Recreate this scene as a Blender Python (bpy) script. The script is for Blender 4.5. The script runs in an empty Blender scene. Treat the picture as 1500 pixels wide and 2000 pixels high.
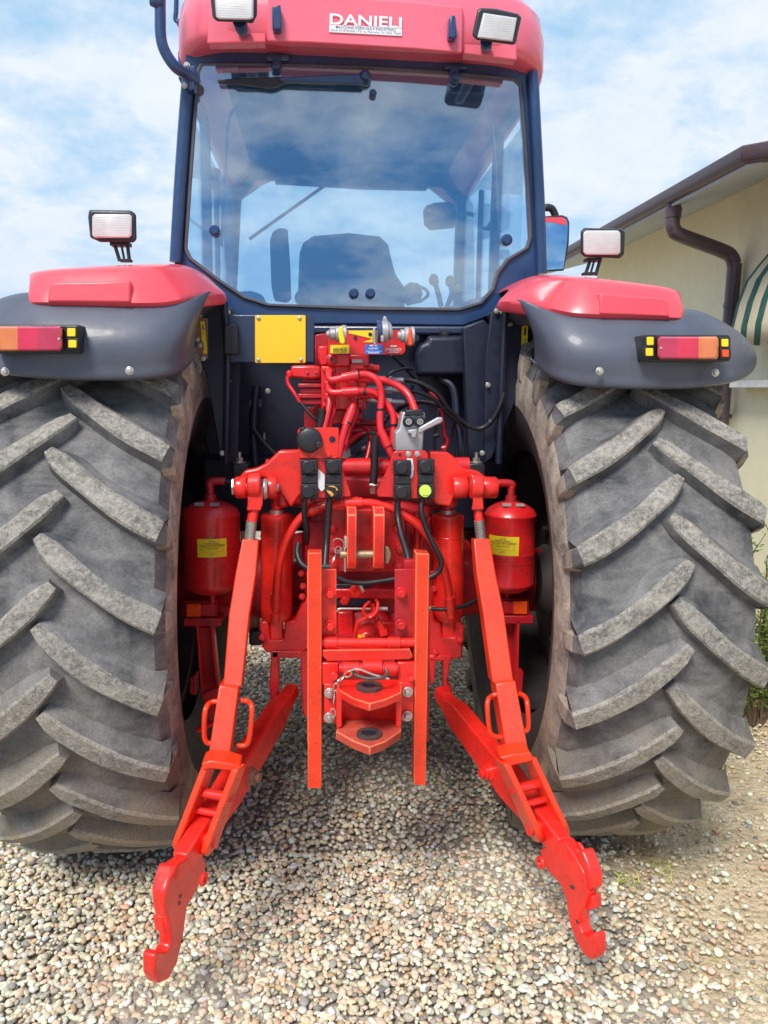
import bpy, bmesh, math, random
import numpy as np
from mathutils import Vector, Matrix
random.seed(7); rng = np.random.default_rng(7)
R = math.radians
scn = bpy.context.scene
COL = scn.collection

# ------------------------------------------------------------------ camera model
# surveyed camera: 1.60 m above the gravel, 2.84 m behind the rear axle
CAMPOS = Vector((-0.1452, -2.8391, 1.6036))
PITCH, YAW, ROLL, FPX = 0.1564, 0.0846, 0.0155, 1503.0
_f = Vector((math.sin(YAW)*math.cos(PITCH), math.cos(YAW)*math.cos(PITCH), -math.sin(PITCH)))
_r = Vector((math.cos(YAW), -math.sin(YAW), 0)); _u = _r.cross(_f)
CR = math.cos(ROLL)*_r + math.sin(ROLL)*_u
CU = -math.sin(ROLL)*_r + math.cos(ROLL)*_u
CF = _f
def ray(x, y): return CF + CR*((x-750)/FPX) - CU*((y-1000)/FPX)
def P(x, y, Y):                      # survey sight line met with the plane y = Y
    d = ray(x, y); return CAMPOS + d*((Y-CAMPOS.y)/d.y)
def PZ(x, y, z):
    d = ray(x, y); return CAMPOS + d*((z-CAMPOS.z)/d.z)
def PX(x, y, X):
    d = ray(x, y); return CAMPOS + d*((X-CAMPOS.x)/d.x)
def PPL(x, y, p0, n):
    d = ray(x, y); return CAMPOS + d*((p0-CAMPOS).dot(n)/d.dot(n))
def M(px, Y): return px*(Y+2.84)*1.03/FPX      # photo length -> metres at depth Y
def proj(p):
    d = p-CAMPOS; z = d.dot(CF); return 750+FPX*d.dot(CR)/z, 1000-FPX*d.dot(CU)/z

cam = bpy.data.cameras.new('camera'); co = bpy.data.objects.new('camera', cam); COL.objects.link(co)
cam.sensor_fit = 'AUTO'; cam.sensor_width = 36; cam.lens = FPX/2000*36; cam.clip_start = 0.05; cam.clip_end = 3000
mw = Matrix((CR, CU, -CF)).transposed().to_4x4(); mw.translation = CAMPOS
co.matrix_world = mw; scn.camera = co

# ------------------------------------------------------------------ materials
def nodes_of(name):
    m = bpy.data.materials.new(name); m.use_nodes = True
    nt = m.node_tree; nt.nodes.clear()
    out = nt.nodes.new('ShaderNodeOutputMaterial'); return m, nt, out
def N(nt, t, **kw):
    n = nt.nodes.new(t)
    for k, v in kw.items():
        if k in n.inputs: n.inputs[k].default_value = v
        else: setattr(n, k, v)
    return n
def L(nt, a, b): nt.links.new(a, b)
def c4(c): return (c[0], c[1], c[2], 1)
def ramp(nt, src, stops):
    r = nt.nodes.new('ShaderNodeValToRGB'); L(nt, src, r.inputs[0])
    el = r.color_ramp.elements
    while len(el) < len(stops): el.new(0.5)
    for e, (p, c) in zip(el, stops): e.position = p; e.color = c4(c) if not isinstance(c, (int, float)) else (c, c, c, 1)
    return r
def mixc(nt, fac, a, b, mode='MIX'):
    m = nt.nodes.new('ShaderNodeMix'); m.data_type = 'RGBA'; m.blend_type = mode
    for s, v in ((m.inputs[0], fac), (m.inputs[6], a), (m.inputs[7], b)):
        if hasattr(v, 'links') or hasattr(v, 'is_output'): L(nt, v, s)
        elif isinstance(v, (int, float)): s.default_value = v if s == m.inputs[0] else (v, v, v, 1)
        else: s.default_value = c4(v)
    return m.outputs[2]
def noise(nt, co_, scale, detail=4, rough=.6, dist=0):
    n = N(nt, 'ShaderNodeTexNoise', Scale=scale, Detail=detail, Roughness=rough, Distortion=dist); L(nt, co_, n.inputs['Vector']); return n.outputs['Fac']
def paint(name, col, rough=.35, metal=0, coat=.25, var=.18, dirt=.25, dirtcol=(.16, .11, .08), chip=0, chipcol=(.35, .33, .3), bump=.08, bscale=180, spec=.5, grime=0, speck=0):
    m, nt, out = nodes_of(name)
    b = N(nt, 'ShaderNodeBsdfPrincipled'); L(nt, b.outputs[0], out.inputs[0])
    tc = N(nt, 'ShaderNodeTexCoord').outputs['Object']
    n1 = noise(nt, tc, 9, 5); n2 = noise(nt, tc, 38, 6, .7)
    c = mixc(nt, ramp(nt, n1, [(.3, 0), (.7, 1)]).outputs[0], tuple(x*(1-var) for x in col), tuple(min(1, x*(1+var)) for x in col))
    c = mixc(nt, ramp(nt, n2, [(.55, 0), (.8, dirt)]).outputs[0], c, dirtcol)
    if grime:
        n4 = noise(nt, tc, 13, 7, .66, .4); c = mixc(nt, ramp(nt, n4, [(.50, 0), (.72, grime)]).outputs[0], c, (.10, .035, .025))
    if speck:
        n5 = noise(nt, tc, 210, 2, .5); c = mixc(nt, ramp(nt, n5, [(.70-speck*.04, 0), (.72-speck*.04, .9)]).outputs[0], c, (.03, .02, .02))
    if chip:
        n3 = noise(nt, tc, 150, 3, .6); c = mixc(nt, ramp(nt, n3, [(1-chip, 0), (1-chip+.02, 1)]).outputs[0], c, chipcol)
    L(nt, c, b.inputs['Base Color'])
    L(nt, ramp(nt, n2, [(.3, rough*.8), (.75, min(1, rough*1.4))]).outputs[0], b.inputs['Roughness'])
    b.inputs['Metallic'].default_value = metal; b.inputs['Coat Weight'].default_value = coat; b.inputs['Coat Roughness'].default_value = .12
    b.inputs['Specular IOR Level'].default_value = spec
    if bump:
        bp = N(nt, 'ShaderNodeBump', Strength=bump, Distance=.002); L(nt, noise(nt, tc, bscale, 3), bp.inputs['Height']); L(nt, bp.outputs[0], b.inputs['Normal'])
    return m
RED   = paint('hitch_red_paint', (.74, .016, .020), .33, coat=.35, dirt=.14, chip=.28, grime=.5, speck=1)
RED2  = paint('bright_red_paint', (.90, .024, .016), .30, coat=.4, dirt=.10, chip=.28, chipcol=(.55, .2, .15), grime=.42, speck=.5)
ORED  = paint('orange_red_paint', (.95, .050, .012), .36, coat=.3, dirt=.08, grime=.3, speck=.3, chip=.30, chipcol=(.80, .42, .30))
HRED  = paint('hose_red_paint', (.78, .022, .034), .36, coat=.3, dirt=.12, chip=.24)
WORN  = paint('worn_edge', (.92, .17, .075), .55, coat=0, dirt=1.0, dirtcol=(.85, .04, .012), var=.3, bump=.2)
HAZED_PANEL = paint('dark_panel_hazed', (.022, .036, .085), .35, coat=.3, dirt=.06, dirtcol=(.08, .1, .15), bump=0)  # black panels with a weaker dose of the blue haze in the colour
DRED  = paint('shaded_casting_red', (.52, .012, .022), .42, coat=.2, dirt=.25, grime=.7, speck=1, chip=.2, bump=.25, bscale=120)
HAZED_ROOF_RED  = paint('roof_red_plastic', (.88, .16, .235), .3, coat=.5, dirt=.02, var=.06, bump=0)  # pinkish haze and sky sheen are mixed into the roof red
FRED  = paint('fender_red_plastic', (.89, .085, .115), .3, coat=.45, dirt=.04, var=.06, bump=0)
NAVY  = paint('cab_black_hazed', (.020, .058, .165), .3, coat=.4, dirt=.06, dirtcol=(.1, .13, .2), bump=0)  # blue haze over the black cab frame is mixed into the colour
FLARE = paint('flare_plastic', (.088, .100, .138), .42, coat=.15, dirt=.14, dirtcol=(.16, .17, .2), var=.12, bump=.12, bscale=500)  # black plastic, greyed and blued by haze put into the base colour
DARK  = paint('bulkhead_black', (.010, .015, .036), .45, coat=.1, dirt=.12, dirtcol=(.03, .035, .05), bump=.05)
BLACK = paint('black_plastic', (.018, .019, .025), .42, coat=.1, dirt=.2, dirtcol=(.07, .07, .075), bump=.08, bscale=300)
HOSEB = paint('black_hose_rubber', (.014, .014, .018), .45, coat=.05, dirt=.2, dirtcol=(.06, .055, .055))
GASK  = paint('window_seal_rubber', (.09, .10, .13), .6, coat=0, dirt=.35, dirtcol=(.2, .19, .2))
STEEL = paint('zinc_steel', (.62, .60, .55), .35, metal=.75, coat=0, dirt=.4, dirtcol=(.2, .17, .13))
ALU   = paint('cast_aluminium', (.46, .46, .48), .45, metal=.5, coat=0, dirt=.4, dirtcol=(.12, .12, .13), bump=.3)
BRASS = paint('brassy_pin', (.50, .40, .24), .42, metal=.7, coat=0, dirt=.5)
GREASY= paint('greasy_steel', (.09, .075, .065), .5, metal=.4, coat=0, dirt=.6, dirtcol=(.2, .15, .1), bump=.4)
DUSTY = paint('dusty_red', (.50, .06, .035), .7, coat=0, dirt=1.0, dirtcol=(.30, .235, .16), bump=.4)
YEL   = paint('yellow_plate', (.95, .62, .02), .45, coat=.1, dirt=.05, var=.03, bump=0)
YELL  = paint('yellow_label', (.92, .72, .02), .5, coat=0, dirt=.06, var=.03, bump=0)
BLUEL = paint('blue_label', (.02, .16, .62), .45, coat=0, dirt=.06, bump=0)
WHITE = paint('white_print', (.84, .84, .86), .5, coat=0, dirt=.05, var=.03, bump=0)
INK   = paint('dark_print', (.05, .045, .04), .6, coat=0, dirt=0, bump=0)
BINK  = paint('blue_grey_print', (.16, .24, .38), .6, coat=0, dirt=0, bump=0)
OREFL = paint('orange_reflector', (.95, .09, .012), .25, coat=.4, dirt=.05, bump=0)
LIME  = paint('lime_cap', (.62, .85, .12), .4, coat=0, dirt=.06, bump=0)
ORNG  = paint('orange_scuff', (.85, .42, .08), .5, coat=0, dirt=.3, bump=0)
BROWN = paint('brown_plate', (.30, .15, .09), .5, coat=0, dirt=.5, bump=.1)
CARD  = paint('tan_filter', (.36, .21, .12), .7, coat=0, dirt=.4, bump=.1)
INTER = paint('cab_interior_hazed', (.006, .09, .26), .6, coat=0, dirt=.1, dirtcol=(.05, .1, .2), bump=0)  # blue veil over the interior is put into the trim colour
SEATM = paint('seat_fabric', (.035, .12, .26), .85, coat=0, dirt=.3, dirtcol=(.15, .25, .35), bump=.3, bscale=400)
KNOB  = paint('orange_knob', (.85, .22, .10), .4, coat=.2, dirt=.05, bump=0)
WALLM = paint('house_render', (.90, .85, .60), .9, coat=0, var=.04, dirt=.12, dirtcol=(.6, .52, .32), bump=.35, bscale=260, spec=.2)
SOFF  = paint('soffit_paint', (.50, .53, .56), .9, coat=0, var=.05, dirt=.1, bump=0, spec=.2)
GUTT  = paint('gutter_brown', (.085, .055, .068), .4, coat=.2, var=.15, dirt=.2, dirtcol=(.2, .14, .13), bump=0)
TILE  = paint('roof_tile', (.30, .13, .08), .8, coat=0, dirt=.5)
SILLM = paint('white_sill', (.80, .80, .78), .6, coat=0, dirt=.1, bump=0)
AWN_SHADE  = paint('awning_shade_yellow', (.55, .47, .25), .7, coat=0, dirt=.15, bump=0)  # darker wall yellow that paints the shade below the awning
RIM_AND_SHADE  = paint('rim_paint_and_sidewall_shade', (.05, .045, .045), .6, coat=0, dirt=.6, dirtcol=(.1, .085, .07))

def lens_mat(name, col, stripes=90, trans=.0, rough=.18):
    m, nt, out = nodes_of(name)
    b = N(nt, 'ShaderNodeBsdfPrincipled', Roughness=rough); L(nt, b.outputs[0], out.inputs[0])
    tc = N(nt, 'ShaderNodeTexCoord').outputs['Object']
    w = N(nt, 'ShaderNodeTexWave', Scale=stripes, Distortion=.6, Detail=2); w.bands_direction = 'Z'; L(nt, tc, w.inputs['Vector'])
    n = noise(nt, tc, 16, 4)
    c = mixc(nt, ramp(nt, n, [(.3, 0), (.75, 1)]).outputs[0], tuple(x*.72 for x in col), col)
    c = mixc(nt, ramp(nt, w.outputs['Fac'], [(.3, 0), (.9, ((.16 if col[1] < .5 else .3)))]).outputs[0], c, tuple(min(1, x*1.25+.02) for x in col))
    L(nt, c, b.inputs['Base Color']); b.inputs['Coat Weight'].default_value = .7; b.inputs['Coat Roughness'].default_value = .06
    bp = N(nt, 'ShaderNodeBump', Strength=.12, Distance=.002); L(nt, w.outputs['Fac'], bp.inputs['Height']); L(nt, bp.outputs[0], b.inputs['Normal'])
    return m
LENSW = lens_mat('lamp_glass', (.66, .66, .66), 45)
LENSR = lens_mat('red_lens', (.78, .03, .09), 60)
LENSR2= lens_mat('deep_red_lens', (.58, .035, .10), 60)
LENSA = lens_mat('amber_lens', (.84, .24, .08), 60)

def mirror_mat():
    m, nt, out = nodes_of('mirror_glass')
    b = N(nt, 'ShaderNodeBsdfPrincipled', Roughness=.02, Metallic=1.0); b.inputs['Base Color'].default_value = (.55, .75, .85, 1)
    L(nt, b.outputs[0], out.inputs[0])
    tc = N(nt, 'ShaderNodeTexCoord').outputs['Object']
    L(nt, ramp(nt, noise(nt, tc, 20), [(.4, .02), (.8, .08)]).outputs[0], b.inputs['Roughness'])
    return m
MIRR = mirror_mat()
def glass_mat(name, tint, veil, vamt, refl):
    m, nt, out = nodes_of(name)
    tr = N(nt, 'ShaderNodeBsdfTransparent'); tr.inputs[0].default_value = c4(tint)
    df = N(nt, 'ShaderNodeBsdfDiffuse'); df.inputs[0].default_value = c4(veil)  # bluish haze painted as a faint diffuse layer in the glass
    gl = N(nt, 'ShaderNodeBsdfGlossy', Roughness=.015); gl.inputs[0].default_value = (.95, .97, 1, 1)
    tc = N(nt, 'ShaderNodeTexCoord').outputs['Object']
    m1 = nt.nodes.new('ShaderNodeMixShader'); m2 = nt.nodes.new('ShaderNodeMixShader')
    L(nt, ramp(nt, noise(nt, tc, 3.5, 5), [(.3, vamt*.7), (.75, vamt*1.3)]).outputs[0], m1.inputs[0])
    L(nt, tr.outputs[0], m1.inputs[1]); L(nt, df.outputs[0], m1.inputs[2])
    fr = N(nt, 'ShaderNodeLayerWeight', Blend=.25)
    mp = N(nt, 'ShaderNodeMapRange'); mp.inputs[3].default_value = refl; mp.inputs[4].default_value = min(1, refl+.5); L(nt, fr.outputs['Fresnel'], mp.inputs[0])
    L(nt, mp.outputs[0], m2.inputs[0]); L(nt, m1.outputs[0], m2.inputs[1]); L(nt, gl.outputs[0], m2.inputs[2])
    L(nt, m2.outputs[0], out.inputs[0]); return m
GLASS = glass_mat('rear_window_glass', (.82, .95, 1.0), (.06, .42, .92), .075, .24)
GLASF = glass_mat('cab_glass', (.95, .985, 1.0), (.3, .6, .9), .02, .04)

def tyre_mats():
    # carcass: dusty grey rubber; lug tops: scuffed gritty rubber; sidewall: pale mud
    res = []
    for nm, a, b_, c_, sc, bs in (('tyre_rubber', (.058, .062, .070), (.245, .24, .235), (.25, .205, .14), 5.2, 60),
                             ('lug_top_rubber', (.14, .136, .128), (.44, .41, .36), (.36, .30, .215), 70, 120),
                             ('sidewall_rubber', (.15, .135, .12), (.54, .46, .37), (.20, .17, .135), 6, 60)):
        m, nt, out = nodes_of(nm)
        b = N(nt, 'ShaderNodeBsdfPrincipled', Roughness=.85); L(nt, b.outputs[0], out.inputs[0]); b.inputs['Specular IOR Level'].default_value = .25
        tc = N(nt, 'ShaderNodeTexCoord').outputs['Object']
        n1 = noise(nt, tc, sc, 8, .68, .6); n2 = noise(nt, tc, 5, 5, .6, .8); n3 = noise(nt, tc, 160, 4, .7)
        c = mixc(nt, ramp(nt, n1, [(.36, 0), (.66, 1)]).outputs[0], a, b_)
        st_ = N(nt, 'ShaderNodeMapping'); st_.inputs['Scale'].default_value = (4, 9, 9); L(nt, tc, st_.inputs[0])
        c = mixc(nt, ramp(nt, noise(nt, st_.outputs[0], 1.6, 6, .7, .8), [(.46, 0), (.70, .55)]).outputs[0], c, tuple(min(1, x*1.3) for x in b_))
        sx = N(nt, 'ShaderNodeSeparateXYZ'); L(nt, tc, sx.inputs[0])
        low = N(nt, 'ShaderNodeMapRange'); low.inputs[1].default_value = .95; low.inputs[2].default_value = .15; L(nt, sx.outputs[2], low.inputs[0])
        mm = N(nt, 'ShaderNodeMath', operation='MULTIPLY'); L(nt, low.outputs[0], mm.inputs[0]); L(nt, ramp(nt, n2, [(.40, .2), (.58, 1)]).outputs[0], mm.inputs[1])
        c = mixc(nt, mm.outputs[0], c, c_)
        c = mixc(nt, ramp(nt, n3, [(.35, .35), (.55, 0)]).outputs[0], c, (.05, .05, .055))
        L(nt, c, b.inputs['Base Color'])
        bp = N(nt, 'ShaderNodeBump', Strength=.4 if nm != 'lug_top_rubber' else .8, Distance=.004)
        ad = N(nt, 'ShaderNodeMath', operation='ADD'); L(nt, n1, ad.inputs[0]); L(nt, noise(nt, tc, bs, 5, .7), ad.inputs[1])
        L(nt, ad.outputs[0], bp.inputs['Height']); L(nt, bp.outputs[0], b.inputs['Normal'])
        res.append(m)
    return res
TYRES = tyre_mats()

# ------------------------------------------------------------------ mesh helpers
class MB:
    def __init__(s): s.bm = bmesh.new(); s.mi = 0
    def face(s, vs):
        try: f = s.bm.faces.new(vs); f.material_index = s.mi; return f
        except ValueError: return None
    def prism(s, pts, vec):
        vec = Vector(vec); a = [s.bm.verts.new(p) for p in pts]; b = [s.bm.verts.new(Vector(p)+vec) for p in pts]
        s.face(a); s.face(list(reversed(b))); n = len(a)
        for i in range(n): s.face([a[(i+1) % n], a[i], b[i], b[(i+1) % n]])
        return s
    def pp(s, px, Y, th): return s.prism([P(x, y, Y) for x, y in px], (0, th, 0))
    def pb(s, x0, y0, x1, y1, Y, th): return s.pp([(x0, y0), (x1, y0), (x1, y1), (x0, y1)], Y, th)
    def rb(s, x0, y0, x1, y1, r, Y, th, n=4):      # rounded rectangle
        pts = []
        for cx, cy, a0 in ((x1-r, y0+r, -90), (x1-r, y1-r, 0), (x0+r, y1-r, 90), (x0+r, y0+r, 180)):
            for k in range(n+1):
                a = R(a0+90*k/n); pts.append((cx+r*math.cos(a), cy+r*math.sin(a)))
        return s.pp(pts, Y, th)
    def box(s, c, size, rot=None):
        c = Vector(c); sx, sy, sz = [v/2 for v in size]; rm = rot or Matrix.Identity(3)
        vs = [s.bm.verts.new(c + rm @ Vector((x*sx, y*sy, z*sz))) for x, y, z in ((-1,-1,-1),(1,-1,-1),(1,1,-1),(-1,1,-1),(-1,-1,1),(1,-1,1),(1,1,1),(-1,1,1))]
        for f in ((0,3,2,1),(4,5,6,7),(0,1,5,4),(1,2,6,5),(2,3,7,6),(3,0,4,7)): s.face([vs[i] for i in f])
        return s
    def lathe(s, o, ax, prof, n=24, cap=True, a0=0):
        o = Vector(o); ax = Vector(ax).normalized()
        t = Vector((0, 0, 1)) if abs(ax.z) < .9 else Vector((1, 0, 0))
        u = ax.cross(t).normalized(); w = ax.cross(u)
        rings = [[s.bm.verts.new(o+ax*d+(u*math.cos(a0+2*math.pi*k/n)+w*math.sin(a0+2*math.pi*k/n))*max(r, 1e-5)) for k in range(n)] for d, r in prof]
        for A, B in zip(rings, rings[1:]):
            for k in range(n): s.face([A[k], A[(k+1) % n], B[(k+1) % n], B[k]])
        if cap: s.face(list(reversed(rings[0]))); s.face(rings[-1])
        return s
    def cyl(s, a, b, r, r2=None, n=20): 
        a = Vector(a); b = Vector(b); return s.lathe(a, b-a, [(0, r), ((b-a).length, r if r2 is None else r2)], n)
    def hexb(s, p, d, r, h):                         # washer + hexagon head
        d = Vector(d).normalized(); p = Vector(p)
        s.lathe(p, d, [(0, r*1.35), (h*.25, r*1.35)], 16); s.lathe(p+d*h*.25, d, [(0, r), (h*.7, r), (h*.8, r*.8)], 6); return s
    def tube(s, pts, r, n=10, sub=6):
        pts = [Vector(p) for p in pts]; out = []
        for i in range(len(pts)-1):
            p0 = pts[max(i-1, 0)]; p1 = pts[i]; p2 = pts[i+1]; p3 = pts[min(i+2, len(pts)-1)]
            for k in range(sub):
                t = k/sub; out.append(.5*((2*p1)+(p2-p0)*t+(2*p0-5*p1+4*p2-p3)*t*t+(3*p1-p0-3*p2+p3)*t**3))
        out.append(pts[-1]); u = None; rings = []
        for i, p in enumerate(out):
            d = (out[min(i+1, len(out)-1)]-out[max(i-1, 0)]).normalized()
            if u is None: u = d.orthogonal().normalized()
            u = (u-d*u.dot(d)).normalized(); w = d.cross(u)
            rr = r if not callable(r) else r(i/(len(out)-1))
            rings.append([s.bm.verts.new(p+(u*math.cos(2*math.pi*k/n)+w*math.sin(2*math.pi*k/n))*rr) for k in range(n)])
        for A, B in zip(rings, rings[1:]):
            for k in range(n): s.face([A[k], A[(k+1) % n], B[(k+1) % n], B[k]])
        s.face(list(reversed(rings[0]))); s.face(rings[-1]); return s
    def ptube(s, pts, r, n=10): return s.tube([P(x, y, Y) for x, y, Y in pts], r, n)
    def torus(s, c, ax, Rr, r, n=14, m=6, sx=1.0, d1=None):
        c = Vector(c); ax = Vector(ax).normalized(); u = Vector(d1).normalized() if d1 else ax.orthogonal().normalized(); w = ax.cross(u)
        g = [[s.bm.verts.new(c+(u*math.cos(a)*sx+w*math.sin(a))*(Rr)+((u*math.cos(a)+w*math.sin(a))*math.cos(b)+ax*math.sin(b))*r) for b in [2*math.pi*j/m for j in range(m)]] for a in [2*math.pi*i/n for i in range(n)]]
        for i in range(n):
            for j in range(m): s.face([g[i][j], g[(i+1) % n][j], g[(i+1) % n][(j+1) % m], g[i][(j+1) % m]])
        return s
    def grid(s, rows):
        g = [[s.bm.verts.new(p) for p in r] for r in rows]
        for A, B in zip(g, g[1:]):
            for k in range(len(A)-1): s.face([A[k], A[k+1], B[k+1], B[k]])
        return s
    def loft(s, rings, cap=True):
        g = [[s.bm.verts.new(p) for p in r] for r in rings]; n = len(g[0])
        for A, B in zip(g, g[1:]):
            for k in range(n): s.face([A[k], A[(k+1) % n], B[(k+1) % n], B[k]])
        if cap: s.face(list(reversed(g[0]))); s.face(g[-1])
        return s
    def ring(s, outer, inner, vec):                  # frame with a hole: matched outer and inner outlines
        vec = Vector(vec); n = len(outer)
        o = [s.bm.verts.new(p) for p in outer]; i = [s.bm.verts.new(p) for p in inner]
        o2 = [s.bm.verts.new(Vector(p)+vec) for p in outer]; i2 = [s.bm.verts.new(Vector(p)+vec) for p in inner]
        for k in range(n):
            j = (k+1) % n
            s.face([o[k], o[j], i[j], i[k]]); s.face([o2[j], o2[k], i2[k], i2[j]])
            s.face([o[j], o[k], o2[k], o2[j]]); s.face([i[k], i[j], i2[j], i2[k]])
        return s
def tag(o, label=None, cat=None, group=None, kind=None):
    if label: o['label'] = label
    if cat: o['category'] = cat
    if group: o['group'] = group
    if kind: o['kind'] = kind
    return o
def root_of(o):
    while o.parent: o = o.parent
    return o
def build(name, mb, mats, parent=None, bev=0, seg=2, smooth=38, solid=0, sub=0, label=None, edge=None):
    bm = mb.bm; bmesh.ops.recalc_face_normals(bm, faces=bm.faces)
    if parent is not None:
        off = root_of(parent).location
        if off.length: bmesh.ops.translate(bm, verts=bm.verts, vec=-off)
    me = bpy.data.meshes.new(name); bm.to_mesh(me); bm.free()
    for m in (mats if isinstance(mats, (list, tuple)) else [mats]): me.materials.append(m)
    o = bpy.data.objects.new(name, me); COL.objects.link(o); o.parent = parent
    if smooth is not None:
        me.shade_smooth(); me.set_sharp_from_angle(angle=R(smooth))
    if solid:
        md = o.modifiers.new('solid', 'SOLIDIFY'); md.thickness = solid; md.offset = 0
    if sub:
        md = o.modifiers.new('sub', 'SUBSURF'); md.levels = sub; md.render_levels = sub
    if bev:
        md = o.modifiers.new('bevel', 'BEVEL'); md.width = bev; md.segments = seg; md.limit_method = 'ANGLE'; md.angle_limit = R(35); md.harden_normals = False
        if edge: me.materials.append(edge); md.material = len(me.materials)-1
    if label: o['label'] = label
    return o
def empty(name, loc=(0, 0, 0)):
    o = bpy.data.objects.new(name, None); COL.objects.link(o); o.location = loc; o.empty_display_size = .2; return o
def lettering(name, txt, tl, tr, h, mat, parent, bend=None, squeeze=True, up=None, thick=.0012, bold=0):
    """text whose cap line runs from tl to tr (3D), letter height h"""
    cu = bpy.data.curves.new('txt', 'FONT'); cu.body = txt; cu.size = 1; cu.extrude = .0; cu.resolution_u = 3; cu.offset = bold
    to = bpy.data.objects.new('txt', cu); COL.objects.link(to)
    dg = bpy.context.evaluated_depsgraph_get(); me = bpy.data.meshes.new_from_object(to.evaluated_get(dg))
    bpy.data.objects.remove(to)
    xs = [v.co.x for v in me.vertices]; ys = [v.co.y for v in me.vertices]
    x0, x1, y1 = min(xs), max(xs), max(ys); cap = .69
    ux = (tr-tl); W = ux.length; ux = ux/W
    if up is None: up = Vector((0, 0, 1))
    up = (up-ux*up.dot(ux)).normalized()
    nv = ux.cross(up)
    mb = MB(); mb.bm.from_mesh(me); bpy.data.meshes.remove(me)
    for v in mb.bm.verts:
        a = (v.co.x-x0)/(x1-x0)*W; b = (v.co.y-cap)/cap*h
        v.co = tl+ux*a+up*b + nv*thick
        if bend: v.co = bend(v.co)
    return build(name, mb, mat, parent, smooth=None)

# ------------------------------------------------------------------ TRACTOR
T = empty('tractor', (0, 0, 0))
tag(T, 'red farm tractor seen from behind with black fender flares and open three-point hitch', 'tractor')
BK = (0, -1, 0)                                            # towards the rear

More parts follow.
